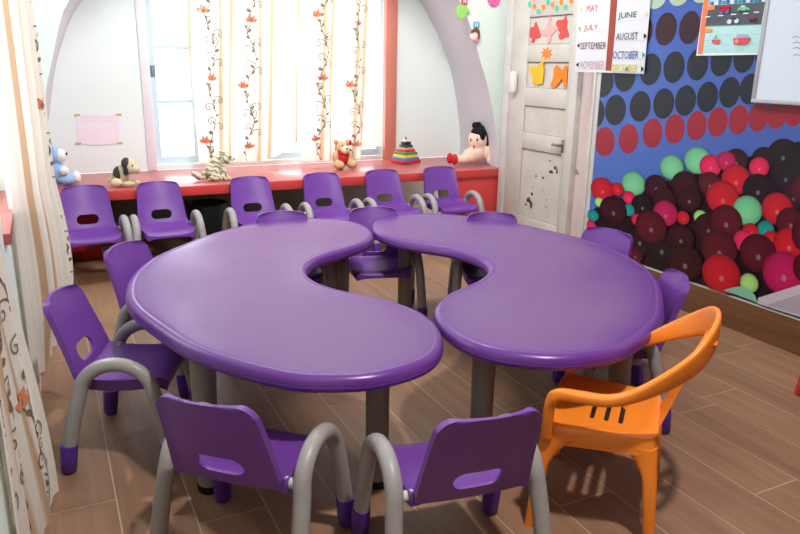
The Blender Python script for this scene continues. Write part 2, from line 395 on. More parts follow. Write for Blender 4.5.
# ------------------------------------------------------------------ purple kindergarten chair
def chair_meshes():
    D = {}
    # backrest: tapered curved panel with rounded top corners
    n, k = 16, 18
    def prof(v): return (-.118 - .062*v**1.15 - .028*v, .284 + .260*v)
    def wid(v):
        w = .150 - .024*v
        if v > .86: q = (v-.86)/.14; w -= .034*(1-math.sqrt(max(0, 1-q*q)))
        if v < .12: q = (.12-v)/.12; w -= .008*q*q
        return w
    front, back = [], []
    vv = [0, .03, .07, .12, .2, .3, .4, .5, .6, .7, .78, .84, .88, .91, .94, .965, .985, .996, 1.0]
    for v in vv:
        y, z = prof(v); w = wid(v); fr, bk = [], []
        for j in range(n+1):
            u = -1 + 2*j/n; cu = -.024*(1-u*u)*(.4+.6*min(1, v*2)); lip = .007*max(0, abs(u)-.88)/.12
            ztop = 0 if v < .9 else -.004*u*u
            fr.append((u*w, y+cu+lip*.4, z+ztop)); bk.append((u*w, y+cu-.011-lip, z+ztop))
        front.append(fr); back.append(bk)
    b = MB(); vf = [[b.v(p) for p in r] for r in front]; vb = [[b.v(p) for p in r] for r in back]
    K = len(vv)
    for i in range(K-1):
        for j in range(n):
            b.f([vf[i][j], vf[i][j+1], vf[i+1][j+1], vf[i+1][j]]); b.f([vb[i][j+1], vb[i][j], vb[i+1][j], vb[i+1][j+1]])
        b.f([vf[i][0], vf[i+1][0], vb[i+1][0], vb[i][0]]); b.f([vf[i+1][n], vf[i][n], vb[i][n], vb[i+1][n]])
    for j in range(n):
        b.f([vf[0][j+1], vf[0][j], vb[0][j], vb[0][j+1]]); b.f([vf[-1][j], vf[-1][j+1], vb[-1][j+1], vb[-1][j]])
    me = b.mesh('backrest', M_purple)
    c = MB(); c.prism([(x, z+.347) for x, z in stadium(.125, .056)], -.4, .1, 1)
    me = boolean(me, c.mesh('c', M_purple)); me.name = 'backrest'; me.set_sharp_from_angle(angle=math.radians(50)); D['backrest'] = me
    # seat pan
    ys = [-.128, -.118, -.1, -.06, -.02, .03, .075, .108, .130, .141, .146]
    zs = [.304, .298, .293, .288, .286, .286, .29, .293, .291, .283, .272]
    ws = [.150, .152, .153, .154, .154, .153, .152, .150, .146, .139, .13]
    b = MB(); top, bot = [], []
    for y, z, w in zip(ys, zs, ws):
        top.append([b.v((u*w, y, z+.012*abs(u)**6-.004*(1-u*u))) for u in [-1+2*j/12 for j in range(13)]])
        bot.append([b.v((u*w, y-.003, z-.014-.010*abs(u)**6)) for u in [-1+2*j/12 for j in range(13)]])
    for i in range(len(ys)-1):
        for j in range(12):
            b.f([top[i][j], top[i][j+1], top[i+1][j+1], top[i+1][j]]); b.f([bot[i][j+1], bot[i][j], bot[i+1][j], bot[i+1][j+1]])
        b.f([top[i+1][0], bot[i+1][0], bot[i][0], top[i][0]]); b.f([top[i][12], bot[i][12], bot[i+1][12], top[i+1][12]])
    for j in range(12):
        b.f([top[0][j], bot[0][j], bot[0][j+1], top[0][j+1]]); b.f([top[-1][j+1], bot[-1][j+1], bot[-1][j], top[-1][j]])
    D['seat'] = b.mesh('seat', M_purple, 50)
    # side loop: one bent tube per side that is both legs and armrest
    def path(s):
        P = [(s*.200, -.168, .0), (s*.199, -.160, .07), (s*.195, -.138, .17), (s*.190, -.112, .262)]
        for k in range(1, 12):
            a = PI - PI*k/12
            P.append((s*(.188-.004*math.sin(a)), .004+.112*math.cos(a), .268+.098*math.sin(a)))
        P += [(s*.190, .120, .262), (s*.195, .140, .17), (s*.199, .156, .07), (s*.200, .163, 0)]
        return P
    for s, nm in ((-1, 'l'), (1, 'r')):
        P = spline(path(s), 3)
        b = MB(); b.tube(P[2:-2], .0225, 14, up=(1, 0, 0)); D['loop'+nm] = b.mesh('leg_loop', M_tube, 60)
        for e, q in (('b', P), ('f', P[::-1])):
            a0, a1 = Vector(q[0]), Vector(path(s)[1] if e == 'b' else path(s)[-2])
            d = (a1-a0)/.07
            b = MB(); b.tube([a0+d*h for h in (.002, .004, .010, .07, .099, .1)], [.012, .019, .0245, .0265, .0265, .0228], 14, up=(1, 0, 0)); D['boot'+nm+e] = b.mesh('foot_cap', M_boot, 40)
        b = MB(); b.tube([(s*.140, -.095, .288), (s*.186, -.102, .290)], .014, 10); D['brk'+nm] = b.mesh('bracket', M_brk, 40)
    return D
CM = chair_meshes()
def make_chair(loc, rz, label, group):
    r = thing('kindergarten_chair', loc, rz, label, 'chair', group)
    link('backrest', CM['backrest'], r); link('seat', CM['seat'], r)
    for s in 'lr':
        g = link('leg_loop', CM['loop'+s], r)
        for e in 'bf': link('foot_cap', CM['boot'+s+e], g)
        link('bracket', CM['brk'+s], r)
    return r
def face(fx, fy): return math.atan2(fy, fx) - PI/2
G_row = 'chairs lined up against the red ledge'; G_tab = 'purple chairs around the kidney tables'
row = [(.190, 4.455, .05, 'purple chair against the ledge in front of the blue bear, nearest the left curtain'),
       (.612, 4.455, .02, 'purple chair against the ledge below the puppy figurine'),
       (1.19, 4.455, .0, 'purple chair against the ledge right of the black tub'),
       (1.69, 4.455, -.01, 'purple chair against the ledge directly below the red vested teddy bear'),
       (2.155, 4.455, .0, 'purple chair against the ledge below the colourful stacking pyramid'),
       (2.62, 4.452, -.03, 'purple chair against the ledge beside the red end panel, below the doll')]
ch0 = None
for x, y, a, lb in row:
    if ch0 is None: ch0 = make_chair((x, y, 0), PI+a, lb, G_row)
    else: dup(ch0, (x, y, 0), PI+a, lb, G_row)
for x, y, fx, fy, lb in [
    (.188, 2.396, .92, -.39, 'purple chair at the left edge of the left table, nearest the left curtain hem'),
    (.405, 2.925, .743, -.669, 'purple chair tucked behind the far left rim of the left table'),
    (.405, 1.665, .68, .73, 'purple chair at bottom left with its back to the camera'),
    (.85, 1.395, .14, .99, 'purple chair with its back to the camera, left of the orange armchair'),
    (1.872, 1.925, -.86, .51, 'purple chair at the right table just behind the orange armchair'),
    (2.137, 2.448, -.965, -.265, 'purple chair in front of the balloon banner behind the right table'),
    (1.945, 2.86, -.46, -.89, 'purple chair behind the right table, back peeking up before the door'),
    (1.47, 3.20, -.27, -.96, 'purple chair in the gap between the two tables, at their far side'),
    (1.01, 3.27, -.17, -.98, 'purple chair behind the left table, only its back top showing')]:
    dup(ch0, (x, y, 0), face(fx, fy), lb, G_tab)
# ------------------------------------------------------------------ kidney tables
HALF = [(-.605, 0), (-.585, .2), (-.54, .35), (-.46, .51), (-.335, .72), (-.2, .86), (-.06, .965), (.05, .995), (.14, 1.0), (.22, .98), (.31, .93), (.375, .85), (.41, .74), (.415, .62), (.39, .51), (.325, .4), (.25, .325), (.165, .25), (.10, .165), (.065, .08), (.055, 0)]
OUT = HALF + [(u, -v) for u, v in HALF[-2:0:-1]]
def table_top():
    P = [Vector((p[0], p[1], 0)) for p in spline([(u, v, 0) for u, v in OUT], 4, True)]
    n = len(P); N2 = []
    for i in range(n):
        t = (P[(i+1) % n]-P[i-1]).normalized(); N2.append(Vector((t.y, -t.x, 0)))
    area = sum(P[i].x*P[(i+1) % n].y - P[(i+1) % n].x*P[i].y for i in range(n))
    sg = -1 if area > 0 else 1        # N2*sg points inwards
    b = MB(); R = []
    for off, z in ((.05, .452), (.012, .452), (.004, .457), (0, .466), (0, .472), (.0015, .4735), (0, .475), (.002, .486), (.008, .495), (.018, .4995), (.021, .5005), (.027, .4995), (.0295, .4978), (.032, .4985), (.045, .499), (.10, .499), (.155, .499)):
        R.append([P[i] + N2[i]*sg*off + Vector((0, 0, z)) for i in range(n)])
    n0 = len(R)-6; b.rings(R[:n0+1], cap=False); b.f([v for v in b.bm.verts[:]][:n][::-1]) if False else None
    bm = b.bm; bm.verts.ensure_lookup_table(); b.f([bm.verts[k] for k in range(n)][::-1])
    for f in bm.faces: f.material_index = 1
    b.mi = 0; b.rings(R[n0:], cap=False); bm.verts.ensure_lookup_table(); b.f(bm.verts[-n:])
    bmesh.ops.remove_doubles(bm, verts=bm.verts[:], dist=1e-5)
    lay = bm.verts.layers.float.new('wear')
    for v in bm.verts: v[lay] = 0.0
    from mathutils import kdtree
    kd = kdtree.KDTree(len(bm.verts)); vl = list(bm.verts)
    for i, v in enumerate(vl): kd.insert(v.co, i)
    kd.balance()
    for k, wv in ((-3, .12), (-2, .65), (-1, 1.0)):
        for p in R[k]: vl[kd.find(p)[1]][lay] = wv
    return b.mesh('tabletop', [M_top, M_rim], 50)
M_rim = mat('purple_table_rim', (104, 52, 140), .3, .5, (6, (96, 46, 132), .5))
ME_TOP = table_top()
def leg_mesh(nm='leg'):
    b = MB(); b.lathe([(.036, .012), (.0365, .3), (.039, .44), (.046, .452)], n=20); return b.mesh(nm, M_leg, 40)
def cap_mesh():
    b = MB(); b.lathe([(.037, 0), (.039, .004), (.039, .022), (.037, .024)], n=20); return b.mesh('foot_cap', M_black, 40)
ML, MC = leg_mesh(), cap_mesh()
def make_table(loc, rz, label, legs):
    r = thing('kidney_table', loc, rz, label, 'table', 'kidney shaped activity tables')
    link('tabletop', ME_TOP, r)
    for u, v in legs:
        g = link('leg', ML, r); g.location = (u, v, 0); link('foot_cap', MC, g)
    return r
a15 = math.radians(15); ox, oy = .80+.03*math.sin(a15), 2.53+.03*math.cos(a15)
make_table((ox, oy, 0), -a15, 'left purple kidney table, its bowed side towards the left curtain', [(-.30, -.66), (.215, -.72), (.225, .75), (-.30, .66)])
make_table((2*1.219-ox, 2*2.47-oy, 0), PI-a15, 'right purple kidney table with the orange armchair pushed up to it', [(-.22, .68), (.28, .73), (.24, -.70), (-.30, -.66)])
# ------------------------------------------------------------------ plastic armchair
def armchair(loc, rz, label, M, cat='chair', group=None):
    r = thing('plastic_armchair', loc, rz, label, cat, group)
    # seat: rounded pan with a rolled skirt and three slots
    def outline(w0, w1, d0, d1, rad):
        pts = []
        cs = [(-w0+rad, d0+rad, PI), (w0-rad, d0+rad, 1.5*PI), (w1-rad, d1-rad, 0), (-w1+rad, d1-rad, .5*PI)]
        for x, y, a in cs:
            for k in range(7): pts.append((x+rad*math.cos(a+PI/2*k/6), y+rad*math.sin(a+PI/2*k/6)))
        return pts
    b = MB(); R = []
    for w0, w1, d0, d1, rad, z in ((.160, .188, -.193, .203, .05, .264), (.162, .190, -.195, .205, .05, .264), (.159, .187, -.192, .202, .05, .302), (.154, .180, -.186, .196, .05, .313), (.140, .166, -.172, .184, .045, .317), (.124, .147, -.15, .165, .04, .310), (.105, .122, -.13, .14, .03, .307)):
        R.append([(x, y, z) for x, y in outline(w0, w1, d0, d1, rad)])
    inner = [[(x, y, z) for x, y in outline(w0, w1, d0, d1, rad)] for w0, w1, d0, d1, rad, z in ((.105, .122, -.13, .14, .03, .300), (.152, .178, -.185, .195, .046, .300), (.156, .184, -.189, .199, .046, .264))]
    vs = b.rings(R, cap=False); vi = b.rings(inner, cap=False); n = len(R[0])
    b.f(vs[-1]); b.f(vi[0][::-1])
    for i in range(n): b.f([vi[-1][i], vi[-1][(i+1) % n], vs[0][(i+1) % n], vs[0][i]])
    me = b.mesh('seat', M)
    c = MB()
    for y in (-.058, -.008, .042): c.prism([(x, q+y) for x, q in stadium(.165, .017, 5)], .2, .4)
    me = boolean(me, c.mesh('c', M)); me.set_sharp_from_angle(angle=math.radians(40)); link('seat', me, r)
    # legs: tapering, their tops flaring into the seat skirt
    for sx in (-1, 1):
        for sy in (-1, 1):
            b = MB(); R = []
            w = .163 if sy < 0 else .190; dd = .193 if sy < 0 else .203
            for z, kx, ky, o in ((.0, .015, .016, .024), (.005, .018, .019, .024), (.12, .020, .022, .015), (.2, .023, .026, .008), (.225, .027, .032, .003), (.253, .036, .044, .001), (.273, .052, .062, 0), (.283, .060, .072, 0)):
                ex, ey = sx*(w+o), sy*(dd+o); ring = []
                for k in range(20):
                    q = 2*PI*k/20; e = lambda v: math.copysign(abs(v)**.6, v)
                    ring.append((ex-sx*kx+kx*e(math.cos(q)), ey-sy*ky+ky*e(math.sin(q)), z))
                R.append(ring)
            b.rings(R); b.build('leg', M, r, 40)
    # arm and back rail in one sweep
    half = [(-.190, .176, .285), (-.197, .174, .345), (-.201, .166, .405), (-.203, .138, .424), (-.204, .07, .427), (-.204, -.02, .431), (-.200, -.10, .456), (-.184, -.196, .506), (-.146, -.272, .552), (-.078, -.316, .590), (0, -.330, .602)]
    hw = [(.020, .012), (.019, .012), (.018, .013), (.016, .016), (.015, .018), (.015, .017), (.018, .014), (.028, .012), (.037, .011), (.043, .011), (.045, .011)]
    path = half + [(-x, y, z) for x, y, z in half[-2::-1]]; ww = hw + hw[-2::-1]
    P = spline(path, 5); Wd = spline([(a, c, 0) for a, c in ww], 5)
    b = MB(); R = []
    for i, p in enumerate(P):
        t = (P[min(i+1, len(P)-1)]-P[max(i-1, 0)]).normalized()
        out = Vector((p.x, p.y*.9, 0))
        if i < 10 or i > len(P)-11: out = Vector((p.x, 0, 0))
        out = out - t*out.dot(t); out.normalize(); up = t.cross(out).normalized()
        a, c = Wd[i].x, Wd[i].y; ring = []
        for k in range(16):
            q = 2*PI*k/16; cx, sx_ = math.cos(q), math.sin(q)
            e = lambda v: math.copysign(abs(v)**.55, v)
            ring.append(p + up*a*e(cx) + out*c*e(sx_))
        R.append(ring)
    b.rings(R); b.build('arm_rail', M, r, 50)
    # centre splat with a drop-shaped hole
    b = MB(); fr, bk = [], []
    S = [(.0, -.176, .304, .058), (.15, -.198, .35, .046), (.4, -.232, .43, .040), (.65, -.268, .495, .05), (.85, -.300, .55, .07), (1, -.316, .588, .10)]
    Sp = spline([(y, z, w) for _, y, z, w in S], 4); n = 12
    for y, z, w in Sp:
        fr.append([b.v((w*(-1+2*j/n), y-.006*(1-(-1+2*j/n)**2), z)) for j in range(n+1)]); bk.append([b.v((w*(-1+2*j/n), y-.013-.006*(1-(-1+2*j/n)**2), z)) for j in range(n+1)])
    K = len(Sp)
    for i in range(K-1):
        for j in range(n):
            b.f([fr[i][j], fr[i][j+1], fr[i+1][j+1], fr[i+1][j]]); b.f([bk[i][j+1], bk[i][j], bk[i+1][j], bk[i+1][j+1]])
        b.f([fr[i][0], fr[i+1][0], bk[i+1][0], bk[i][0]]); b.f([fr[i+1][n], fr[i][n], bk[i][n], bk[i+1][n]])
    for j in range(n):
        b.f([fr[0][j+1], fr[0][j], bk[0][j], bk[0][j+1]]); b.f([fr[-1][j], fr[-1][j+1], bk[-1][j+1], bk[-1][j]])
    me = b.mesh('splat', M); c = MB()
    c.prism([(.027*math.sin(q)*(1-.35*math.cos(q)), .525-.03*math.cos(q)*-1.0) for q in [2*PI*k/20 for k in range(20)]], -.5, .1, 1)
    me = boolean(me, c.mesh('c', M)); me.set_sharp_from_angle(angle=math.radians(40)); link('splat', me, r)
    return r
armchair((1.415, 1.45, 0), face(-.67, .74), 'orange plastic armchair with three seat slots, pushed up to the right table', M_orange).scale = (1.06, .8, 1)
armchair((2.748, 1.392, 0), math.radians(-27), 'red plastic chair at the right edge, only one foot showing on the floor', M_redpl)
# ------------------------------------------------------------------ banner, posters and board on the right wall
M_print = attr_mat('glossy_print', .32, .4); M_paper = attr_mat('paper_print', .7, .2)
def banner():
    F_ = Flat(XR-.009); y0, y1, z0, z1 = 3.455, .35, .178, 2.05
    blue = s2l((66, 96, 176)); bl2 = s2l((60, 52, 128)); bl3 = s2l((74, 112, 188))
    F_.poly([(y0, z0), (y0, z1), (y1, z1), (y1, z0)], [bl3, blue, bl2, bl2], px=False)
    red, blk, mar, grn = (148, 36, 52), (30, 38, 48), (54, 26, 40), (168, 192, 170)
    rows = [(red, 10, 15, [(604.8,141.6),(628.4,138.8),(652.4,133.2),(674.6,129),(696.6,125.6),(717.5,122),(738.4,119.8),(758.5,117),(777,114.3),(794,112),(811,109.5),(828,107),(844,105)]),
            (blk, 10.5, 15.5, [(594,113),(615.4,110),(640,106.4),(663.6,103.6),(685.4,100.6),(707.4,97),(729.6,92.3),(750,89),(770,86),(789,83),(808,80)]),
            (blk, 10.5, 16, [(603,81.5),(625,76),(650.5,69.5),(674,67.2),(697.6,64.7),(721,60.6),(744,57),(766,53),(788,50)]),
            (mar, 10.5, 16.5, [(617,36),(642,31.5),(666,29),(689.6,27.5),(713,24),(736,20),(759,16),(782,12)]),
            (grn, 11, 14, [(632,0),(656.5,-5),(679.5,-8),(702,-11),(725,-14),(748,-17)])]
    for c, rx, ry, pts in rows:
        for x, y in pts: F_.ell(x, y, rx, ry, c)
    # dot rows carry on along the sheet
    for c, px0, py0, px1, py1, n in ((red, 828, 107, 844, 105, 9), (blk, 789, 83, 808, 80, 9), (blk, 766, 53, 788, 50, 9)):
        (ya, za), (yb, zb) = F_.pl(px0, py0), F_.pl(px1, py1)
        for k in range(2, n+2):
            y, z = ya+(yb-ya)*k, za+(zb-za)*k
            if y > .42: F_.poly([(y+.043*math.cos(2*PI*q/28), z+.052*math.sin(2*PI*q/28)) for q in range(28)], c, px=False)
    # heap of printed balloons
    dk = (34, 14, 24); C = dict(g=(112, 192, 142), r=(190, 28, 42), m=(180, 26, 86), d=(84, 18, 32), k=(52, 14, 24), b=(28, 16, 24), t=(20, 140, 140), l=(160, 214, 120), p=(214, 36, 84), n=(38, 26, 74), mint=(128, 190, 162))
    # dark mass behind
    F_.poly([(590,212),(612,196),(632,200),(655,184),(680,178),(712,170),(742,160),(770,148),(806,140),(860,140),(860,330),(795,312),(700,284),(590,246)], dk)
    B = [(740,90,60,'b'),(800,110,50,'b'),(670,105,45,'b'),(750,170,52,'b'),(690,235,45,'b'),(840,150,60,'b'),(570,112,46,'k'),(430,110,50,'g'),(478,130,42,'p'),(535,112,36,'m'),(337,135,45,'g'),(198,195,45,'g'),(640,165,32,'n'),(655,135,38,'p'),(570,180,56,'r'),(475,195,44,'d'),(385,200,52,'k'),(280,205,44,'k'),(85,215,44,'r'),(140,215,25,'r'),(182,245,24,'p'),
         (230,275,42,'b'),(310,252,46,'k'),(400,250,48,'k'),(522,245,62,'r'),(650,215,58,'b'),(780,240,46,'k'),(830,215,60,'d'),(612,292,56,'g'),(720,285,60,'r'),(182,290,23,'t'),(75,262,18,'l'),(52,310,22,'t'),(45,348,20,'p'),(125,292,52,'k'),(220,400,55,'b'),(300,430,60,'b'),(213,325,22,'p'),(315,302,47,'m'),(380,318,25,'r'),(443,316,26,'l'),(370,392,52,'k'),(262,350,60,'d'),(470,355,54,'k'),(535,332,62,'d'),(205,455,30,'d'),(385,480,68,'k'),
         (770,335,56,'d'),(680,360,33,'t'),(625,368,32,'r'),(600,402,40,'p'),(510,432,70,'d'),(700,395,32,'r'),(765,415,62,'r'),(840,380,70,'d'),(652,447,72,'d'),(745,520,82,'m'),(835,500,60,'d'),(620,555,36,'l')]
    rr = random.Random(4)
    F_.poly([(2.0, z0), (2.0, .80), (1.6, .86), (1.2, .82), (.8, .9), (y1, .84), (y1, z0)], dk, px=False)
    for k in range(70):
        q = k/70; rad = .045+.05*rr.random()
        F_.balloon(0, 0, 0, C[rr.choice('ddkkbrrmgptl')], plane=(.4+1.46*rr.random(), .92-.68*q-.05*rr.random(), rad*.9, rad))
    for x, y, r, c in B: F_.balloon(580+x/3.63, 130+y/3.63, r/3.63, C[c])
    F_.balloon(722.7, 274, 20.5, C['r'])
    F_.poly([(725,290),(733,287.5),(742,286),(750,288),(757,295),(759,302),(740,295)], C['mint'])
    F_.poly([(759,303),(760,297.5),(803,284),(860,268),(900,256),(900,356),(803,317)], (196, 188, 198))
    F_.poly([(768,304.5),(803,293.5),(860,277),(900,265),(900,352),(803,315)], (172, 160, 174))
    o = F_.build('balloon_banner', M_print, None, .00004, .008)
    # trim everything that falls outside the printed sheet
    bm = bmesh.new(); bm.from_mesh(o.data)
    for co, no in (((0, y0+1e-4, 0), (0, 1, 0)), ((0, y1-1e-4, 0), (0, -1, 0)), ((0, 0, z0-1e-4), (0, 0, -1)), ((0, 0, z1+1e-4), (0, 0, 1))):
        bmesh.ops.bisect_plane(bm, geom=bm.verts[:]+bm.edges[:]+bm.faces[:], plane_co=co, plane_no=no, clear_outer=True)
    bm.to_mesh(o.data); bm.free()
    tag(o, 'blue banner printed with dot rows and a heap of balloons, covering the right wall', 'banner')
banner()
# white batten between the banner and the bare pink wall
b = MB(); b.box((XR-.012, 3.455, 0), (XR, YJ, 2.3), .003); b.box((XR-.02, YJ, 0), (XR+.03, YJ+.022, 2.3), .004); structure(b.build('trim_6', M_white))
def calendar():
    F_ = Flat(XR-.0205); q = lambda x, y: (560+x/6.68, y/6.68)
    F_.poly([(575, 71.6), (643.8, 74), (656, -60), (580.5, -60)], (216, 216, 222))
    F_.poly([q(303, 472), q(343, 474), q(366, 240), q(384, 0), q(402, -380), q(352, -380), q(338, 0), q(322, 240)], (152, 76, 62))
    g = (198, 204, 216)
    for x0, ya, x1, yb in ((145,80,325,66),(130,212,320,205),(122,330,310,330),(112,462,300,458),(385,140,590,128),(372,272,580,268),(355,398,572,395),(350,482,565,486)):
        F_.poly([q(x0, ya), q(x1, yb), q(x1, yb+3), q(x0, ya+3)], g)
    for tx, x0, ya, x1, yb, c, bo in (('MAY',178,28,258,80,(226,84,110),.0),('JULY',160,163,255,214,(232,74,62),0),('SEPTEMBER',138,280,312,328,(92,54,66),.0),('NOVEMBER',132,408,300,458,(196,158,160),.0),
                                    ('JUNE',388,76,515,134,(40,116,104),.004),('AUGUST',375,215,525,268,(70,74,92),.0),('OCTOBER',354,340,530,392,(58,92,160),.0),('DECEMBER',350,430,525,480,(206,206,98),.008)):
        F_.text(tx, *q(x0, ya), *q(x1, yb), c, bo)
    for x, y, c in ((140,60,(214,222,90)),(133,190,(120,206,140)),(127,303,(120,40,60)),(120,432,(50,50,90))):
        F_.poly([q(x-11, y), q(x+8, y-17), q(x+6, y+17)], c)
    for x, y, c in ((580,92,(226,222,120)),(572,240,(50,60,50)),(562,366,(40,170,160)),(554,460,(40,50,40))):
        F_.poly([q(x+11, y), q(x-8, y-20), q(x-9, y+20)], c)
    o = F_.build('month_chart', M_paper, None, .0002, .003)
    tag(o, 'handwritten white month chart with a brown ribbon down its middle', 'chart')
calendar()
def poster():
    F_ = Flat(XR-.0205); q = lambda x, y: (690+x/7.27, y/7.27)
    F_.poly([q(45,405), q(500,398), q(560,-10), q(585,-260), q(140,-260), q(100,-10)], (238, 238, 238))
    F_.poly([q(112,195), q(518,180), q(553,-10), q(145,-10)], (92, 96, 104))
    F_.poly([q(95,385), q(488,385), q(520,182), q(112,196)], (186, 226, 226))
    F_.poly([q(112,196), q(520,182), q(520,176), q(112,188)], (110, 178, 150))
    F_.poly([q(142,42), q(555,14), q(575,-230), q(172,-230)], (182, 206, 222))
    for i in range(14):
        x = 150+i*29; c = [(60,110,190),(226,232,238),(70,130,200),(60,160,120)][i % 4]; h = 22+(i*7 % 18)
        F_.poly([q(x, 38-i*1.9), q(x+24, 36-i*1.9), q(x+26, 36-i*1.9-h), q(x+2, 38-i*1.9-h)], c)
    F_.poly([q(58,390), q(92,388), q(136,0), q(160,-230), q(126,-230), q(104,0)], (238, 130, 90))
    F_.poly([q(132,42), q(186,38), q(183,72), q(128,78)], (238, 140, 100)); F_.poly([q(110,205), q(158,205), q(168,220), q(155,234), q(108,236)], (240, 160, 90))
    for x, y in ((228,114),(322,105),(410,97),(488,89),(135,122)):
        F_.poly([q(x-20,y+5), q(x+19,y+3), q(x+20,y-5), q(x-19,y-3)], (240,240,240))
    # lorry, car, cycles, boats
    F_.poly([q(218,82), q(292,78), q(296,42), q(222,46)], (196,40,52)); F_.poly([q(218,64), q(292,60), q(293,54), q(219,58)], (120,30,60))
    for x, y in ((233,92),(277,86)): F_.ell(*q(x,y), 1.7, 1.4, (90,130,200), 14)
    F_.poly([q(352,80), q(440,74), q(438,58), q(418,52), q(404,36), q(378,36), q(366,54), q(354,60)], (120,196,160))
    F_.poly([q(378,54), q(408,52), q(400,41), q(382,41)], (200,226,220))
    for x, y in ((372,80),(420,76)): F_.ell(*q(x,y), 1.3, 1.1, (60,90,80), 14)
    for x, y in ((293,158),(346,152)): F_.ell(*q(x,y), 2.4, 2.4, (206,222,240), 16)
    F_.poly([q(296,150), q(318,132), q(345,148), q(340,130), q(322,124)], (60,60,70))
    F_.poly([q(438,150), q(486,148), q(492,120), q(470,128), q(440,126)], (150,50,64)); F_.ell(*q(450,150), 1.2, 1.3, (50,40,56), 12); F_.ell(*q(484,148), 1.2, 1.3, (50,40,56), 12)
    F_.poly([q(172,316), q(222,316), q(232,288), q(164,288)], (226,92,104)); F_.poly([q(176,284), q(206,280), q(204,246)], (110,184,150))
    F_.poly([q(326,322), q(420,322), q(452,276), q(322,278)], (222,84,92)); F_.poly([q(345,276), q(440,274), q(430,250), q(352,248)], (170,176,206)); F_.ell(*q(348,300), 2, 2, (236,150,150), 14)
    for x, y, l in ((130,295,20),(285,255,25),(480,250,22),(130,338,34),(175,358,38),(270,326,30),(370,345,35),(372,360,30),(275,366,28),(460,320,22),(125,376,20),(205,376,18)):
        F_.poly([q(x-l,y+2), q(x+l,y), q(x+l,y-3), q(x-l,y-1)], (124,186,206))
    o = F_.build('transport_poster', M_paper, None, .0002, .003)
    tag(o, 'hand drawn poster of cars and boats beside the whiteboard', 'poster')
poster()
t = thing('whiteboard', (XR-.036, 2.37, 1.13), 0, 'whiteboard hanging at the upper right over the balloon banner', 'whiteboard')
b = MB(); b.box((-.004, -1.2, .02), (.012, -.018, .9)); b.build('writing_surface', mat('whiteboard_white', (216, 226, 240), .25, .5), t)
M_alu = mat('aluminium_frame', (186, 190, 198), .35, .5, metal=.4)
b = MB(); b.box((-.012, -1.22, 0), (.014, 0, .02), .003); b.box((-.012, -1.22, .9), (.014, 0, .92), .003); b.box((-.012, -.018, .02), (.014, 0, .9), .003); b.box((-.012, -1.22, .02), (.014, -1.2, .9), .003); b.build('frame', M_alu, t)
b = MB()
for x0, yy in ((795,37),(796,42.5),(796,48),(796,55)):
    p = [W(x0-3+i*1.4, yy+(.9 if i in (0, 5) else (-.6 if i in (2, 3) else 0)), 0, XR-.0412) - Vector((XR-.036, 2.37, 1.13)) for i in range(6)]
    b.tube(p, .0011, 6)
b.build('marker_scribble', mat('marker_ink', (90, 92, 104), .6, .2), t)
# ------------------------------------------------------------------ door on the right wall
FX = XD-.035
def zy(px, py, x=FX): p = W(px, py, 0, x); return p.y, p.z
DY0, DY1 = 3.90, 4.61                       # leaf, in y
b = MB(); b.box((XD-.022, DY0, .02), (XD, DY1, 2.0))
pan = []
for pts in (((528.5,17.5),(570,13.5),(569,44),(527.5,44.5)), ((527,62),(569,62),(567,89),(525,88)), ((524.5,105.5),(567,109),(564,138),(522.5,132)), ((522,148),(562,155),(557,228),(519,214))):
    q = [zy(*p) for p in pts]; pan.append((sum(p[0] for p in (q[1], q[2]))/2, sum(p[0] for p in (q[0], q[3]))/2, (q[2][1]+q[3][1])/2, (q[0][1]+q[1][1])/2))
py0, py1 = sum(p[0] for p in pan)/4, sum(p[1] for p in pan)/4
x0 = FX-.0
b.box((x0, DY0, .02), (XD-.022, py0, 2.0), .003); b.box((x0, py1, .02), (XD-.022, DY1, 2.0), .003)
zz = [2.0]
for p in pan: zz += [p[3], p[2]]
zz.append(.02)
for i in range(0, len(zz), 2): b.box((x0, py0, zz[i+1]), (XD-.022, py1, zz[i]), .003)

door = structure(b.build('door_1', M_door))
M_line = mat('panel_shadow_gap', (150, 142, 134), .7, .2)
b = MB()
for p in pan: b.box((XD-.024, py0, p[3]-.006), (XD-.0215, py1, p[3])); b.box((XD-.024, py0, p[2]), (XD-.0215, py0+.008, p[3])); b.box((XD-.024, py0, p[2]), (XD-.0215, py1, p[2]+.004))  # thin darker strips: shade at the recessed panel edges put into the colour
b.build('panel_edge_shade', M_line, door)
b = MB(); b.box((XD-.05, DY1, 0), (XD, YB-.05, 2.1), .004); b.box((XD-.05, DY0-.07, 0), (XD, DY0, 2.05), .004); b.box((XD-.05, DY0, 2.0), (XD, DY1, 2.08), .004); b.build('door_frame', M_white, door)
h = W(560, 145, 0, FX); b = MB()
b.tube([(FX, h.y-.03, h.z), (FX-.04, h.y-.03, h.z)], .009, 10); b.tube([(FX-.04, h.y-.035, h.z), (FX-.042, h.y+.035, h.z+.002)], .009, 10); b.box((FX-.004, h.y-.045, h.z-.05), (FX, h.y-.015, h.z+.04), .002)
b.build('door_handle', mat('dull_brass', (150, 138, 118), .4, .5, metal=.7), door)
h = W(515, 82, 0, FX-.015); b = MB(); b.box((FX-.045, h.y-.03, h.z-.075), (FX-.015, h.y+.03, h.z+.075), .006); b.build('door_stop', mat('cream_white', (226, 224, 218), .5, .4), door)
b = MB(); rr = random.Random(3)
def chip(px, py, w, hh, n=9):
    c = W(px, py, 0, FX-.0006); y_, z_ = c.y, c.z
    vs = [b.v((FX-.0006, y_+w*math.cos(2*PI*k/n)*(.5+rr.random()*.7), z_+hh*math.sin(2*PI*k/n)*(.5+rr.random()*.7))) for k in range(n)]; b.f(vs)
for k in ((557,186,.03,.006),): pass
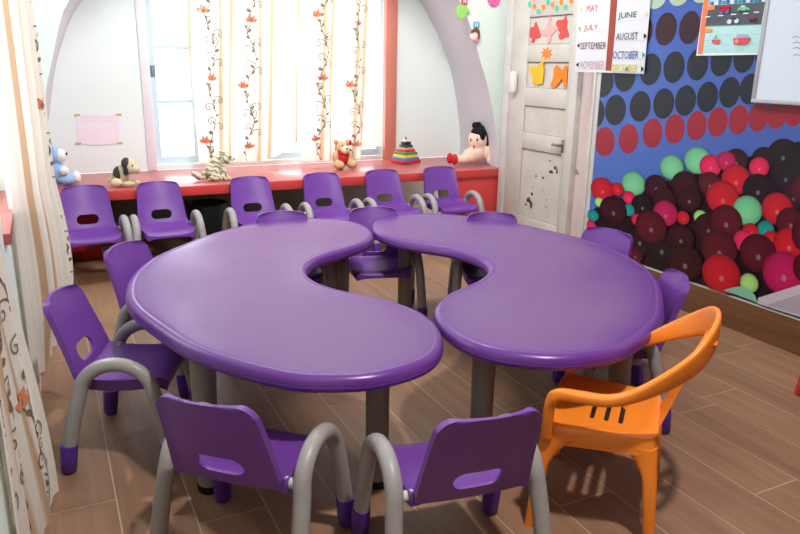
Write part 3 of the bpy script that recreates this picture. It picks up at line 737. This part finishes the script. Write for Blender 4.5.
def chip_p(px, py, w, hh, x=XD-.0226, n=9):
    c = W(px, py, 0, x)
    vs = [b.v((x, c.y+w*math.cos(2*PI*k/n)*(.45+rr.random()*.8), c.z+hh*math.sin(2*PI*k/n)*(.45+rr.random()*.8))) for k in range(n)]; b.f(vs)
for px, py, w, hh in ((528.5,200,.022,.022),(531,204,.012,.026),(526,204,.01,.008),(532,194,.012,.01),(555,168,.012,.018),(551,172,.02,.01),(557,171,.008,.022),(550,161,.008,.008),(536,176,.006,.012),(543,178,.01,.01)): chip_p(px, py, w*1.5, hh*1.3)
b.build('paint_chips', mat('bare_metal_chips', (70, 68, 66), .8, .2), door, None)
b = MB()
for px, py, w, hh in ((546,207,.016,.008),(546,200,.01,.01),(552,200,.012,.006),(533,187,.016,.008),(552,208,.01,.006),(543,190,.006,.014)): chip_p(px, py, w, hh)
b.build('rust_chips', mat('rust_chips', (196, 150, 118), .8, .2), door, None)
b = MB()
for px, py, w, hh in ((576,172,.02,.02),(578,174,.014,.01),(571,162,.008,.016)): chip_p(px, py, w, hh, XD-.0006)
for px, py in ((577,85),(577.5,100),(574,130),(575,93),(576,110),(573,150),(577,70)): chip_p(px, py, .014, .035, XD-.0007)
structure(b.build('trim_7', mat('flaked_plaster', (150, 142, 136), .9, .1), None, None))
# paper cut-outs stuck on the door
def cut(name, pts, rgb, label, cat, group=None, x=None, extra=()):
    """pts in photo points on the door face"""
    x = x if x else FX-.0022
    b = MB(); q = [zy(px, py, x) for px, py in pts]
    b.prism(q, x, x+.0016, 0)
    o = b.build(name, mat('card_%d_%d_%d' % rgb, rgb, .7, .2), None, 20)
    return tag(o, label, cat, group)
def star(cx, cy, r0, r1, n, ph=0, sx=1): return [(cx+sx*(r0 if k % 2 == 0 else r1)*math.cos(PI*k/n+ph), cy+(r0 if k % 2 == 0 else r1)*math.sin(PI*k/n+ph)) for k in range(2*n)]
def oval(cx, cy, a, c, n=14): return [(cx+a*math.cos(2*PI*k/n), cy+c*math.sin(2*PI*k/n)) for k in range(n)]
GG = 'paper garland pieces on the door'; og, gn = (246, 132, 62), (84, 190, 150)
ordn = ['first', 'second', 'third', 'fourth', 'fifth', 'sixth', 'seventh', 'eighth', 'ninth', 'tenth']
for i, (c, x, y, a, c2) in enumerate(((gn,529.5,4.4,1.5,3.2),(og,534.3,6.5,2.4,3.8),(gn,538.3,11.4,2.1,2.6),(og,543.3,7.2,2.1,2.9),(gn,548,2.2,1.9,3.2),(og,552.5,4.8,2.5,4),(gn,556.7,8.5,1.8,3.3),(og,561.3,2.4,1.9,3.2),(gn,565.5,7.3,2.0,3.2),(og,571,1,2.6,3.6))):
    shp = star(x, y, c2, c2*.55, 5, .3, .7) if i in (1, 5, 9) else oval(x, y, a, c2)
    cut('paper_cutout', shp, c, '%s %s %s from the left in the garland atop the door' % (ordn[i], 'orange' if c == og else 'green', 'paper flower' if i in (1, 5, 9) else 'paper oval'), 'paper cutout', GG)
px = lambda x, y: (500+x/10, y/10)
cut('paper_fish', [px(*p) for p in ((270,320),(280,285),(310,270),(338,268),(350,225),(362,215),(378,262),(400,320),(408,370),(380,385),(352,392),(345,430),(312,428),(318,385),(285,362))], (206,84,78), 'red paper fish cutout at the left of the upper door panel', 'paper cutout', None, XD-.0245)
cut('paper_star_shape', [px(*p) for p in ((400,300),(450,290),(475,225),(488,165),(510,160),(502,250),(545,270),(570,292),(540,330),(515,345),(515,390),(480,440),(470,430),(485,360),(430,350),(402,340))], (228,170,166), 'pale pink paper shape between the two red cutouts on the upper door panel', 'paper cutout', None, XD-.0272)
cut('paper_cutout', [px(*p) for p in ((560,225),(575,200),(610,198),(640,190),(655,150),(665,155),(668,200),(678,215),(668,260),(680,310),(690,345),(685,372),(650,372),(620,396),(590,388),(582,350),(600,330),(580,300),(575,270),(558,252))], (206,84,78), 'red paper animal cutout at the right of the upper door panel', 'paper cutout', None, XD-.0245)
cut('paper_flower', star(546.5, 53.5, 7.2, 3.6, 8, .2, .95), og, 'orange paper flower in the middle of the door above the yellow vase', 'paper cutout')
cut('paper_vase', [(529,68),(532,65.5),(536,67),(540,63.5),(545,57),(546,58.5),(543,64),(543.8,70),(543,78),(542.5,83.5),(537,84.5),(532,83),(532.5,77),(530,73)], (246,184,56), 'yellow paper vase cutout on the second door panel', 'paper cutout', None, FX-.0005)
cut('paper_cutout', [(550,86),(553,78),(553.5,69),(556,65.2),(559.5,67),(562,71),(564.5,65),(567.5,65.5),(566.8,74),(566.5,87.5),(563.8,87.5),(562,78.5),(558,84),(554,88.3)], (248,132,48), 'orange paper cutout shaped like trousers on the second door panel', 'paper cutout', None, FX-.0005)
# ------------------------------------------------------------------ wall ornaments on the front of the arch wall
def wp(x, y, yy=YB): return W(x, y, 1, yy)
c = wp(461, 12); t = thing('wall_ornament', (c.x, YB, c.z), 0, 'green leaf shaped wall ornament with a red tag on the arch edge', 'wall ornament')
b = MB(); b.prism([(-.04, .035), (-.005, .05), (.03, .04), (.065, .01), (.035, -.01), (.005, -.05), (-.03, -.04), (-.045, -.01)], -.02, -.001, 1); b.build('body', mat('lime_foam', (160, 216, 120), .7, .2, (20, (140, 206, 100), .6)), t)
b = MB(); b.box((-.005, -.012, .05), (.045, -.001, .095), .002); b.build('tag', mat('tag_red', (196, 84, 88), .6, .3), t)
b = MB(); b.box((.01, -.014, .06), (.016, -.012, .085)); b.box((.024, -.014, .06), (.03, -.012, .085)); b.box((.01, -.014, .07), (.036, -.012, .075)); b.build('tag_mark', mat('tag_white', (240, 226, 226), .6, .3), t)
c = wp(474, 35); t = thing('wall_ornament', (c.x, YB, c.z), 0, 'small child face wall ornament with a blue tag on the arch edge', 'wall ornament')
b = MB(); b.ball((-.005, -.012, 0), (.036, .012, .042)); b.build('face', mat('face_cream', (244, 226, 206), .6, .3), t)
b = MB(); b.prism([(-.04, .012), (-.03, .035), (0, .047), (.03, .035), (.037, 0), (.03, -.03), (.025, .005), (0, .022)], -.027, -.012, 1); b.build('hair', mat('hair_brown', (120, 72, 60), .7, .2), t)
b = MB(); b.box((-.01, -.012, .05), (.035, -.001, .093), .002); b.build('tag', mat('tag_blue', (96, 166, 196), .6, .3), t)
b = MB(); b.box((.0, -.014, .058), (.006, -.012, .085)); b.box((.015, -.014, .058), (.021, -.012, .085)); b.build('tag_mark', MATS['tag_white'], t)
b = MB(); b.prism([(-.015, -.035), (.03, -.04), (.033, -.05), (-.01, -.052)], -.022, -.004, 1); b.build('collar', mat('collar_pink', (226, 120, 170), .6, .3), t)
c = wp(493.5, -1); b = MB(); b.M = Matrix.Translation((c.x, YB, c.z))
b.prism([(.058*r*math.cos(PI*k/12), .058*r*math.sin(PI*k/12)) for k in range(24) for r in ((1 if k % 2 else .74),)], -.012, -.001, 1)
o = b.build('paper_flower', mat('flower_pink', (240, 100, 172), .6, .3)); tag(o, 'bright pink paper flower high on the wall left of the door', 'paper flower')
# pink notice on the alcove wall
def notice():
    a, c_, d, e = [wp(*p, YA-.002) for p in ((77,115),(118.5,114.5),(119.5,143),(78,143.5))]
    t = thing('wall_notice', ((a.x+c_.x)/2, YA, (a.z+d.z)/2), 0, 'faded pink paper notice taped to the alcove wall left of the window', 'notice')
    b = MB(); b.M = Matrix.Translation(-Vector(t.location)); n = 8
    top = [a.lerp(c_, k/n) for k in range(n+1)]; bot = [e.lerp(d, k/n)-Vector((0, .004*math.sin(PI*k/n), .012*math.sin(PI*k/n))) for k in range(n+1)]
    vt, vb = [b.v(p) for p in top], [b.v(p) for p in bot]
    for k in range(n): b.f([vt[k], vt[k+1], vb[k+1], vb[k]])
    vt2, vb2 = [b.v(p+Vector((0, .001, 0))) for p in top], [b.v(p+Vector((0, .001, 0))) for p in bot]
    for k in range(n): b.f([vt2[k+1], vt2[k], vb2[k], vb2[k+1]])
    b.build('sheet', mat('faded_pink_paper', (236, 226, 233), .8, .1, (8, (232, 220, 228), .6)), t)
    b = MB(); b.M = Matrix.Translation(-Vector(t.location))
    for p in (a, c_, d, e): b.box((p.x-.018, YA-.005, p.z-.006), (p.x+.02, YA-.0032, p.z+.006))
    b.build('tape', mat('brown_tape', (200, 176, 120), .5, .3), t)
    b = MB(); b.M = Matrix.Translation(-Vector(t.location)); rr = random.Random(5)
    for z in (.02, .045):
        x = a.x+.025
        while x < c_.x-.04:
            w = .008+.02*rr.random(); b.box((x, YA-.0045, a.z-z-.0016), (x+w, YA-.0036, a.z-z+.0016)); x += w+.006
    b.build('faded_writing', mat('faded_ink', (222, 194, 208), .8, .1), t)
notice()
# ------------------------------------------------------------------ curtains
def cloth_mat():
    m = bpy.data.materials.new('cream_curtain'); m.use_nodes = True; nt = m.node_tree; nt.nodes.clear()
    L = nt.links.new; N_ = nt.nodes.new
    o = N_('ShaderNodeOutputMaterial'); uv = N_('ShaderNodeUVMap'); sx = N_('ShaderNodeSeparateXYZ'); L(uv.outputs[0], sx.inputs[0])
    mm = N_('ShaderNodeMath'); mm.operation = 'MULTIPLY'; mm.inputs[1].default_value = 1/.35; L(sx.outputs['X'], mm.inputs[0])
    fr = N_('ShaderNodeMath'); fr.operation = 'FRACT'; L(mm.outputs[0], fr.inputs[0])
    r = N_('ShaderNodeValToRGB'); e = r.color_ramp.elements; cr, tn, t2 = s2l((242, 236, 226)), s2l((206, 172, 138)), s2l((218, 192, 162))
    e[0].position = 0; e[0].color = (*cr, 1); e[1].position = 1; e[1].color = (*cr, 1)
    for p, c in ((.52, cr), (.56, tn), (.62, t2), (.66, cr), (.78, cr), (.82, t2), (.87, tn), (.91, cr)):
        q = e.new(p); q.color = (*c, 1)
    L(fr.outputs[0], r.inputs['Fac'])
    nz = N_('ShaderNodeTexNoise'); nz.inputs['Scale'].default_value = 900; L(uv.outputs[0], nz.inputs['Vector'])
    bp = N_('ShaderNodeBump'); bp.inputs['Strength'].default_value = .15; bp.inputs['Distance'].default_value = .001; L(nz.outputs['Fac'], bp.inputs['Height'])
    d = N_('ShaderNodeBsdfDiffuse'); t = N_('ShaderNodeBsdfTranslucent'); x = N_('ShaderNodeMixShader'); x.inputs[0].default_value = .24
    for n in (d, t): L(r.outputs['Color'], n.inputs['Color']); L(bp.outputs[0], n.inputs['Normal'])
    L(d.outputs[0], x.inputs[1]); L(t.outputs[0], x.inputs[2]); L(x.outputs[0], o.inputs[0])
    return m
M_cloth = cloth_mat()
M_vine = mat('vine_thread', (128, 114, 98), .8, .1); M_pet = mat('orange_petal_thread', (216, 136, 104), .8, .1)
def curtain(name, surf, u0, u1, v0, v1, vines, label, nu=90, nv=60, slant=0.0, thread=1.0):
    """surf(u, v) -> point; u across the cloth in metres, v up from the hem in metres"""
    bm = bmesh.new(); uvl = bm.loops.layers.uv.new('UVMap')
    P = [[surf(u0+(u1-u0)*i/nu, v0+(v1-v0)*j/nv) for i in range(nu+1)] for j in range(nv+1)]
    V = [[bm.verts.new(p) for p in r] for r in P]
    for j in range(nv):
        for i in range(nu):
            f = bm.faces.new([V[j][i], V[j][i+1], V[j+1][i+1], V[j+1][i]]); f.smooth = True
            for l, (a, b_) in zip(f.loops, ((i, j), (i+1, j), (i+1, j+1), (i, j+1))): l[uvl].uv = (u0+(u1-u0)*a/nu + slant*(v0+(v1-v0)*b_/nv), v0+(v1-v0)*b_/nv)
    def S(u, v, off):
        u = min(max(u, u0+.002), u1-.002); v = min(max(v, v0+.002), v1-.002); e = .004
        du = Vector(surf(u+e, v))-Vector(surf(u-e, v)); dv = Vector(surf(u, v+e))-Vector(surf(u, v-e))
        return Vector(surf(u, v)) + du.cross(dv).normalized()*off
    def poly(pts, mi, off):
        for s in (1, -1) if name == 'x' else (1,):
            f = bm.faces.new([bm.verts.new(S(u, v, off*s)) for u, v in pts]); f.material_index = mi; f.smooth = True
    def stroke(pts, w):
        for a, c in zip(pts[:-1], pts[1:]):
            dx, dy = c[0]-a[0], c[1]-a[1]; l = math.hypot(dx, dy) or 1; nx, ny = -dy/l*w/2, dx/l*w/2; ex, ey = dx/l*w*.3, dy/l*w*.3
            poly([(a[0]+nx-ex, a[1]+ny-ey), (a[0]-nx-ex, a[1]-ny-ey), (c[0]-nx+ex, c[1]-ny+ey), (c[0]+nx+ex, c[1]+ny+ey)], 1, .0022)
    def leaf(u, v, ang, l, w, mi=1, off=.0026):
        ca, sa = math.cos(ang), math.sin(ang)
        pts = [(t*l, w*math.sin(PI*t)**.8) for t in (0, .25, .5, .75, 1)] + [(t*l, -w*math.sin(PI*t)**.8) for t in (.75, .5, .25)]
        poly([(u+x*ca-y*sa, v+x*sa+y*ca) for x, y in pts], mi, off)
    def curl(u, v, ang, sgn, r):
        pts = []; x, y = u, v
        for k in range(26):
            pts.append((x, y)); st = r*.22*(1-.022*k); ang += sgn*(.05+.021*k); x += math.cos(ang)*st; y += math.sin(ang)*st
        stroke(pts, .0052*thread)
    rr = random.Random(11)
    for uc in vines:
        ph = rr.random()*.45; per = .43
        cu = lambda v: uc - slant*v + .035*math.sin(2*PI*(v+ph)/per)
        n = int((v1-v0)/.012); st = [(cu(v0+k*.012), v0+k*.012) for k in range(n+1)]; stroke(st, .0052*thread)
        v = v0 - (ph % per) - per
        while v < v1:
            for dv, sg, r in ((.03, 1, .040), (.075, -1, .040), (.13, 1, .034), (.17, -1, .044), (.215, 1, .044), (.26, -1, .034), (.38, 1, .028)):
                q = v+dv
                if v0+.05 < q < v1-.06: curl(cu(q), q, PI/2-sg*.75, -sg if r > .036 else sg, r)
            for dv, sg in ((.01, 1), (.05, -1), (.10, 1), (.15, -1), (.20, 1), (.24, -1), (.28, 1), (.31, -1), (.35, 1), (.41, -1)):
                q = v+dv
                if v0+.03 < q < v1-.05: leaf(cu(q), q, PI/2-sg*.9, .034, .0085)
            q = v+.335; k = int(round((v-v0)/per)); sg = 1 if k % 2 else -1
            if v0+.04 < q < v1-.07:
                cx, cy = cu(q)+sg*.035, q+.012; stroke([(cu(q-.04), q-.04), (cx, cy)], .005*thread)
                for an in (1.15, 1.95, .45, 2.65): leaf(cx, cy, an if sg > 0 else PI-an, .056, .0125, 2, .003)
                leaf(cx, cy+.004, PI/2, .022, .007, 1, .0036)
            v += per
    me = bpy.data.meshes.new(name); bm.to_mesh(me); bm.free()
    for m in (M_cloth, M_vine, M_pet): me.materials.append(m)
    o = link(name, me); return tag(o, label, 'curtain', None)
def sm(t): t = min(1, max(0, t)); return t*t*(3-2*t)
def deep(p): return CAM + (p-CAM)*1.07
# two panels at the back window
def sA(u, v):
    k = u/.95; x = .915+.745*k + .012*math.sin(9*u+1)*(1-v); f = .022*math.sin(2*PI*u/.155+.6*math.sin(3*u))+.008*math.sin(2*PI*u/.07+v)
    lift = .02+.125*sm((k-.55)/.45)**1.5
    vv = v if v > .5 else lift*(1-v/.5)+v
    x += .028*(1-v/1.37)*(1-k)*.3
    return deep(Vector((x, 5.02+f*(.75+.25*math.cos(v*2))-.01*(1.4-v), .578+vv)))
curtain('curtain', sA, 0, .95, 0, 1.38, [.13, .475], 'left floral curtain panel at the back window, behind the tiger', slant=-.07)
def sB(u, v):
    k = u/.88; x = 1.668+.622*k; f = .024*math.sin(2*PI*u/.165+1.1)+.008*math.sin(2*PI*u/.08+v)
    x += .02*(1-v/1.37)*k
    hem = -.0 if k < .70 else .085*sm((k-.70)/.05)
    vv = v if v > .4 else hem*(1-v/.4)+v
    return deep(Vector((x, 5.0+f-.012*(1.4-v), .585+vv)))
curtain('curtain', sB, 0, .88, 0, 1.375, [.2, .57], 'right floral curtain panel at the back window beside the brick red jamb', slant=-.06)
# curtains at the left window
def sC(u, v):
    k = u/.85; f = .022*math.sin(2*PI*u/.14)+.012*math.sin(2*PI*u/.06+v*1.3)
    d = Vector((.151, .53, 0)).normalized(); n = Vector((d.y, -d.x, 0))
    bulge = .03*math.sin(PI*min(1, v/.7))*k
    p = Vector((-.118, 2.86, 0)) + Vector((.145, .56, 0))*k + n*(f*.8) + Vector((-.02-.05*(1-sm(v/.25))*k+bulge, 0, 0))
    return Vector((p.x, p.y, .075+v))
curtain('curtain', sC, 0, .85, 0, 1.9, [.79], 'glowing floral curtain at the left edge beside the chair row', slant=.0)
def sD(u, v):
    k = u/.8; f = .008*math.sin(2*PI*u/.2+.4)+.004*math.sin(2*PI*u/.08+2*v)
    fl = 1-sm(v/.95); pts = [(-.141, 1.45), (-.139, 1.70), (-.135+.062*fl, 1.87+.13*fl)]
    if k < .6: q = k/.6; x = pts[0][0]+(pts[1][0]-pts[0][0])*q; y = pts[0][1]+(pts[1][1]-pts[0][1])*q
    else: q = (k-.6)/.4; x = pts[1][0]+(pts[2][0]-pts[1][0])*q; y = pts[1][1]+(pts[2][1]-pts[1][1])*q
    return Vector((max(-.148, x+f), y, .105+v))
curtain('curtain', sD, 0, .8, 0, 1.85, [.16, .48, .72], 'near floral curtain with its hem in the bottom left corner', slant=.12, thread=1.0)
M_rod = mat('curtain_rod_steel', (170, 170, 172), .35, .5, metal=.6)
for nm, a, c, lb in (('curtain_rod', (.9, 5.36, 2.03), (2.53, 5.36, 2.03), 'curtain rod across the back window above the frame'),
                     ('curtain_rod', (-.08, 1.5, 1.99), (-.08, 3.5, 1.99), 'curtain rod above the left window')):
    b = MB(); b.tube([a, c], .012, 12)
    if a[0] > 0:
        for x in (a[0]+.03, c[0]-.03): b.tube([(x, a[1], a[2]), (x, YA, a[2])], .006, 8)
    else:
        for y in (a[1]+.03, c[1]-.03): b.tube([(a[0], y, a[2]), (XL, y, a[2])], .006, 8)
    tag(b.build(nm, M_rod), lb, 'curtain rod')
# ------------------------------------------------------------------ toys on the ledge
def at(px_, py_): p = W(px_, py_, 2, ZL); return (p.x, p.y, ZL+.004)
R_ = lambda ax, d: Matrix.Rotation(math.radians(d), 3, ax)
M_bear_b = mat('blue_plush', (150, 186, 226), .9, .1, bump=.3); M_wht = mat('white_plush', (230, 230, 232), .9, .1, bump=.3)
t = thing('teddy_bear', at(63, 186), 0, 'blue and white plush bear sitting on the ledge half behind the left curtain', 'soft toy')
blob('body', [((-.02, .03, .075), (.055, .05, .075)), ((-.035, .03, .19), (.055, .05, .055)), ((.03, .0, .035), (.06, .035, .034)), ((.03, .06, .035), (.06, .035, .034))], M_bear_b, t)
b = MB(); b.ball((.005, .02, .185), (.036, .04, .045)); b.build('face', M_wht, t)
for y in (.0, .065): b = MB(); b.ball((.085, y-.005, .045), (.026, .026, .034)); b.build('foot', M_wht, t)
b = MB(); b.ball((.015, -.02, .095), (.03, .025, .03)); b.build('paw', M_wht, t)
b = MB(); b.ball((-.045, -.02, .245), (.012, .018, .022)); b.build('ear', M_bear_b, t)
b = MB(); b.ball((-.045, .08, .245), (.012, .018, .022)); b.build('ear', M_bear_b, t)
b = MB(); b.ball((.04, .002, .196), .007); b.build('eye', M_black, t)
b = MB(); b.ball((.04, .038, .196), .007); b.build('eye', M_black, t)
M_pup = mat('puppy_cream', (222, 208, 182), .6, .3, (18, (206, 182, 146), .5)); M_dk = mat('puppy_black', (58, 58, 62), .6, .3)
t = thing('puppy_figurine', at(126, 187), math.radians(-20), 'cream and black puppy figurine lying on the ledge above the second chair', 'figurine')
blob('body', [((-.045, .03, .05), (.055, .05, .048)), ((-.02, .02, .065), (.045, .042, .055)), ((.035, .0, .112), (.05, .044, .046)), ((.08, -.012, .094), (.034, .027, .025)), ((.03, -.035, .018), (.05, .017, .016)), ((.045, .03, .018), (.05, .017, .016)), ((-.06, -.02, .022), (.045, .024, .022)), ((-.11, .03, .03), (.03, .012, .012))], M_pup, t, .005, 4)
b = MB(); b.ball((-.042, .022, .062), (.048, .046, .049)); b.build('saddle_patch', M_dk, t)
b = MB(); b.ball((.02, -.034, .10), (.020, .012, .036), rot=R_('Y', 10)); b.build('ear', M_dk, t)
b = MB(); b.ball((.02, .036, .10), (.02, .012, .036)); b.build('ear', M_dk, t)
b = MB(); b.ball((.02, -.01, .126), (.036, .037, .034)); b.build('head_patch', M_dk, t)
b = MB(); b.ball((.103, -.014, .096), .008); b.build('nose', M_black, t)
b = MB(); b.ball((.066, -.032, .117), .0055); b.build('eye', M_black, t)
b = MB(); b.ball((.07, .014, .117), .0055); b.build('eye', M_black, t)
t.scale = (.88, .95, 1.15)
def tiger_mat():
    m = mat('striped_tiger', (206, 200, 168), .7, .2); nt = m.node_tree
    tc = nt.nodes.new('ShaderNodeTexCoord'); w = nt.nodes.new('ShaderNodeTexWave'); w.inputs['Scale'].default_value = 14; w.inputs['Distortion'].default_value = 7; w.inputs['Detail Scale'].default_value = 1.2
    w.bands_direction = 'DIAGONAL'
    nt.links.new(tc.outputs['Object'], w.inputs['Vector']); r = nt.nodes.new('ShaderNodeValToRGB'); e = r.color_ramp.elements
    e[0].position, e[1].position = .2, .42; e[0].color = (*s2l((140, 136, 108)), 1); e[1].color = (*s2l((216, 212, 186)), 1)
    nt.links.new(w.outputs['Fac'], r.inputs['Fac']); nt.links.new(r.outputs['Color'], nt.nodes['Principled BSDF'].inputs['Base Color'])
    return m
M_tig = tiger_mat()
t = thing('tiger_figurine', at(219, 180.6), 0, 'striped tiger figurine sitting on the ledge in front of the left curtain panel', 'figurine')
blob('body', [((-.03, .02, .06), (.055, .05, .06)), ((-.005, .015, .11), (.045, .042, .055)), ((.045, -.005, .145), (.045, .04, .042)), ((.08, -.012, .13), (.026, .026, .023)), ((.035, -.025, .05), (.02, .018, .06)), ((.045, .03, .05), (.02, .018, .06)), ((.055, -.028, .012), (.026, .018, .013)), ((.062, .03, .012), (.026, .018, .013)), ((-.02, -.035, .022), (.055, .022, .022)), ((-.09, .03, .03), (.03, .02, .03)), ((-.125, .03, .028), (.03, .02, .026)), ((-.155, .03, .045), (.025, .018, .02))], M_tig, t, .005, 4)
b = MB(); b.ball((.03, -.036, .185), (.012, .012, .016)); b.build('ear', M_tig, t)
b = MB(); b.ball((.03, .03, .185), (.012, .012, .016)); b.build('ear', M_tig, t)
b = MB(); b.ball((.085, -.016, .118), (.024, .024, .014)); b.build('chin', mat('tiger_cream', (232, 228, 208), .7, .2), t)
b = MB(); b.ball((.105, -.014, .138), (.006, .01, .007)); b.build('eye', M_black, t)
b = MB(); b.ball((.078, -.036, .158), .006); b.build('eye', M_black, t)
b = MB(); b.ball((.083, .012, .158), .006); b.build('eye', M_black, t)
M_tan = mat('tan_plush', (206, 170, 132), .9, .1, bump=.3); M_vest = mat('red_vest', (186, 44, 48), .8, .2)
t = thing('teddy_bear', at(343, 169), math.radians(12), 'small tan teddy bear in a red vest on the ledge', 'soft toy')
blob('body', [((0, .03, .07), (.052, .045, .07)), ((0, .015, .155), (.058, .05, .05)), ((-.055, -.03, .034), (.036, .055, .034)), ((.06, -.03, .034), (.036, .055, .034)), ((-.062, .01, .09), (.024, .028, .045)), ((.062, .01, .09), (.024, .028, .045))], M_tan, t)
b = MB(); b.ball((0, .01, .08), (.05, .046, .056)); b.ball((-.035, .005, .115), (.018, .03, .05)); b.ball((.035, .005, .115), (.018, .03, .05)); b.build('vest', M_vest, t)
b = MB(); b.ball((.0, -.032, .145), (.036, .024, .033)); b.build('muzzle', mat('cream_plush', (236, 214, 184), .9, .1), t)
b = MB(); b.ball((-.05, .02, .2), (.02, .014, .02)); b.build('ear', M_tan, t)
b = MB(); b.ball((.056, .02, .195), (.02, .014, .022)); b.build('ear', M_tan, t)
b = MB(); b.ball((.075, .012, .19), (.012, .014, .022)); b.build('bow', M_vest, t)
b = MB(); b.ball((-.024, -.032, .178), .006); b.build('eye', M_black, t)
b = MB(); b.ball((.024, -.032, .178), .006); b.build('eye', M_black, t)
b = MB(); b.ball((0, -.056, .155), (.008, .005, .006)); b.build('eye', M_black, t)
t = thing('stacking_toy', at(405.5, 163), math.radians(14), 'colourful square stacking pyramid toy on the ledge right of the window', 'toy')
z = 0
for nm, w, hh, c in (('base_block', .178, .024, (200, 36, 44)), ('block', .158, .022, (78, 130, 200)), ('block', .148, .022, (236, 204, 60)), ('block', .138, .022, (70, 150, 84)), ('block', .112, .018, (204, 56, 60)), ('block', .10, .016, (226, 150, 150)), ('block', .082, .022, (40, 84, 60)), ('block', .062, .024, (48, 40, 38)), ('peg_top', .046, .012, (226, 226, 224))):
    b = MB(); b.box((-w/2, -w/2, z), (w/2, w/2, z+hh), .003); b.build(nm, mat('toy_%d_%d_%d' % c, c, .35, .5), t); z += hh
b = MB(); b.lathe([(.005, z), (.005, z+.008), (.008, z+.014), (.008, z+.022), (.003, z+.028)], n=12); b.build('knob', mat('toy_knob', (206, 60, 80), .35, .5), t)
DOLL = 1.22
M_skin = mat('doll_fabric', (232, 204, 184), .85, .15, bump=.15); M_hair = mat('doll_hair', (26, 26, 32), .85, .2, bump=.4)
t = thing('rag_doll', at(476, 165), 0, 'pale rag doll with black hair and red shoes on the ledge', 'doll')
blob('body', [((-.01, .02, .062), (.085, .05, .05)), ((.035, .03, .085), (.05, .05, .06)), ((.03, .035, .155), (.072, .06, .074)), ((-.10, -.005, .036), (.075, .024, .026)), ((-.10, .055, .036), (.075, .024, .026)), ((-.055, -.005, .045), (.05, .03, .03)), ((.08, -.01, .075), (.026, .022, .05)), ((.09, -.022, .03), (.022, .02, .036))], M_skin, t, .006, 5)
blob('hair', [((.055, .05, .18), (.07, .06, .072)), ((.08, .035, .15), (.05, .055, .085)), ((.025, .03, .21), (.05, .05, .028)), ((.015, .055, .252), (.024, .024, .022)), ((.04, .055, .258), (.02, .02, .018)), ((.03, -.018, .192), (.022, .012, .038))], M_hair, t, .006, 3)
for y in (-.008, .055): b = MB(); b.ball((-.17, y, .042), (.02, .024, .036)); b.build('shoe', mat('doll_red_shoe', (196, 40, 50), .7, .3), t)
b = MB(); b.ball((-.026, -.004, .12), (.006, .009, .010)); b.build('mouth', mat('doll_mouth', (206, 70, 80), .7, .3), t)
b = MB(); b.ball((-.04, .015, .162), (.004, .006, .008)); b.build('eye', M_black, t)
b = MB(); b.ball((-.012, -.02, .166), (.006, .004, .008)); b.build('eye', M_black, t)
t.scale = (DOLL, DOLL, DOLL)
# ------------------------------------------------------------------ things stored under the ledge
c = W(207, 203, 1, 5.0); z = c.z
b = MB(); b.lathe([(.105, 0), (.112, .01), (.138, z-.012), (.146, z-.01), (.146, z), (.136, z), (.132, z-.012), (.1, .012)], n=32); b.M
o = b.build('storage_tub', mat('black_tub', (30, 34, 40), .5, .4)); o.location = (c.x, 5.02, .001)
tag(o, 'black plastic tub on the floor under the ledge, between the second and third chairs', 'tub')
c = W(88, 216, 1, 5.0); b = MB(); b.box((-.1, -.09, 0), (.08, .09, c.z+.07), .006); o = b.build('toy_box', M_redpl); o.location = (c.x-.02, 5.06, .001)
tag(o, 'red box under the ledge seen through the slot of the leftmost ledge chair', 'box')
# ------------------------------------------------------------------ light
w = bpy.data.worlds.new('sky'); SC.world = w; w.use_nodes = True
bg = w.node_tree.nodes['Background']; bg.inputs['Color'].default_value = (.93, .97, 1, 1); bg.inputs['Strength'].default_value = 5.0
def area(name, loc, size, power, col=(1, 1, 1), rot=(0, 0, 0), shape='DISK'):
    l = bpy.data.lights.new(name, 'AREA'); l.shape = shape; l.size = size; l.energy = power; l.color = col
    o = bpy.data.objects.new(name, l); COL.objects.link(o); o.location = loc; o.rotation_euler = rot; return o
area('ceiling_lamp', (1.05, .5, 3.2), .16, 74, (1, .965, .93), (math.radians(22), 0, 0))
area('alcove_fill', (1.5, 3.5, 3.2), .9, 120, (.96, .98, 1), (math.radians(42), 0, 0), 'SQUARE')  # added soft fill with no real fixture, tilted to brighten the alcove
sl = bpy.data.lights.new('sun', 'SUN'); sl.energy = 1.3; sl.angle = .02; sl.color = (1, .96, .88)
so = bpy.data.objects.new('sun', sl); COL.objects.link(so)
so.rotation_euler = Vector((.25, -.62, -.75)).to_track_quat('-Z', 'Y').to_euler()
vs = SC.view_settings; SC.display_settings.display_device = 'sRGB'
vs.view_transform = 'Standard'; vs.look = 'None'; vs.gamma = 1; vs.use_curve_mapping = False; vs.exposure = 0.0
try: SC.cycles.max_bounces = 10; SC.cycles.diffuse_bounces = 6; SC.cycles.caustics_reflective = False; SC.cycles.use_denoising = True
except Exception: pass
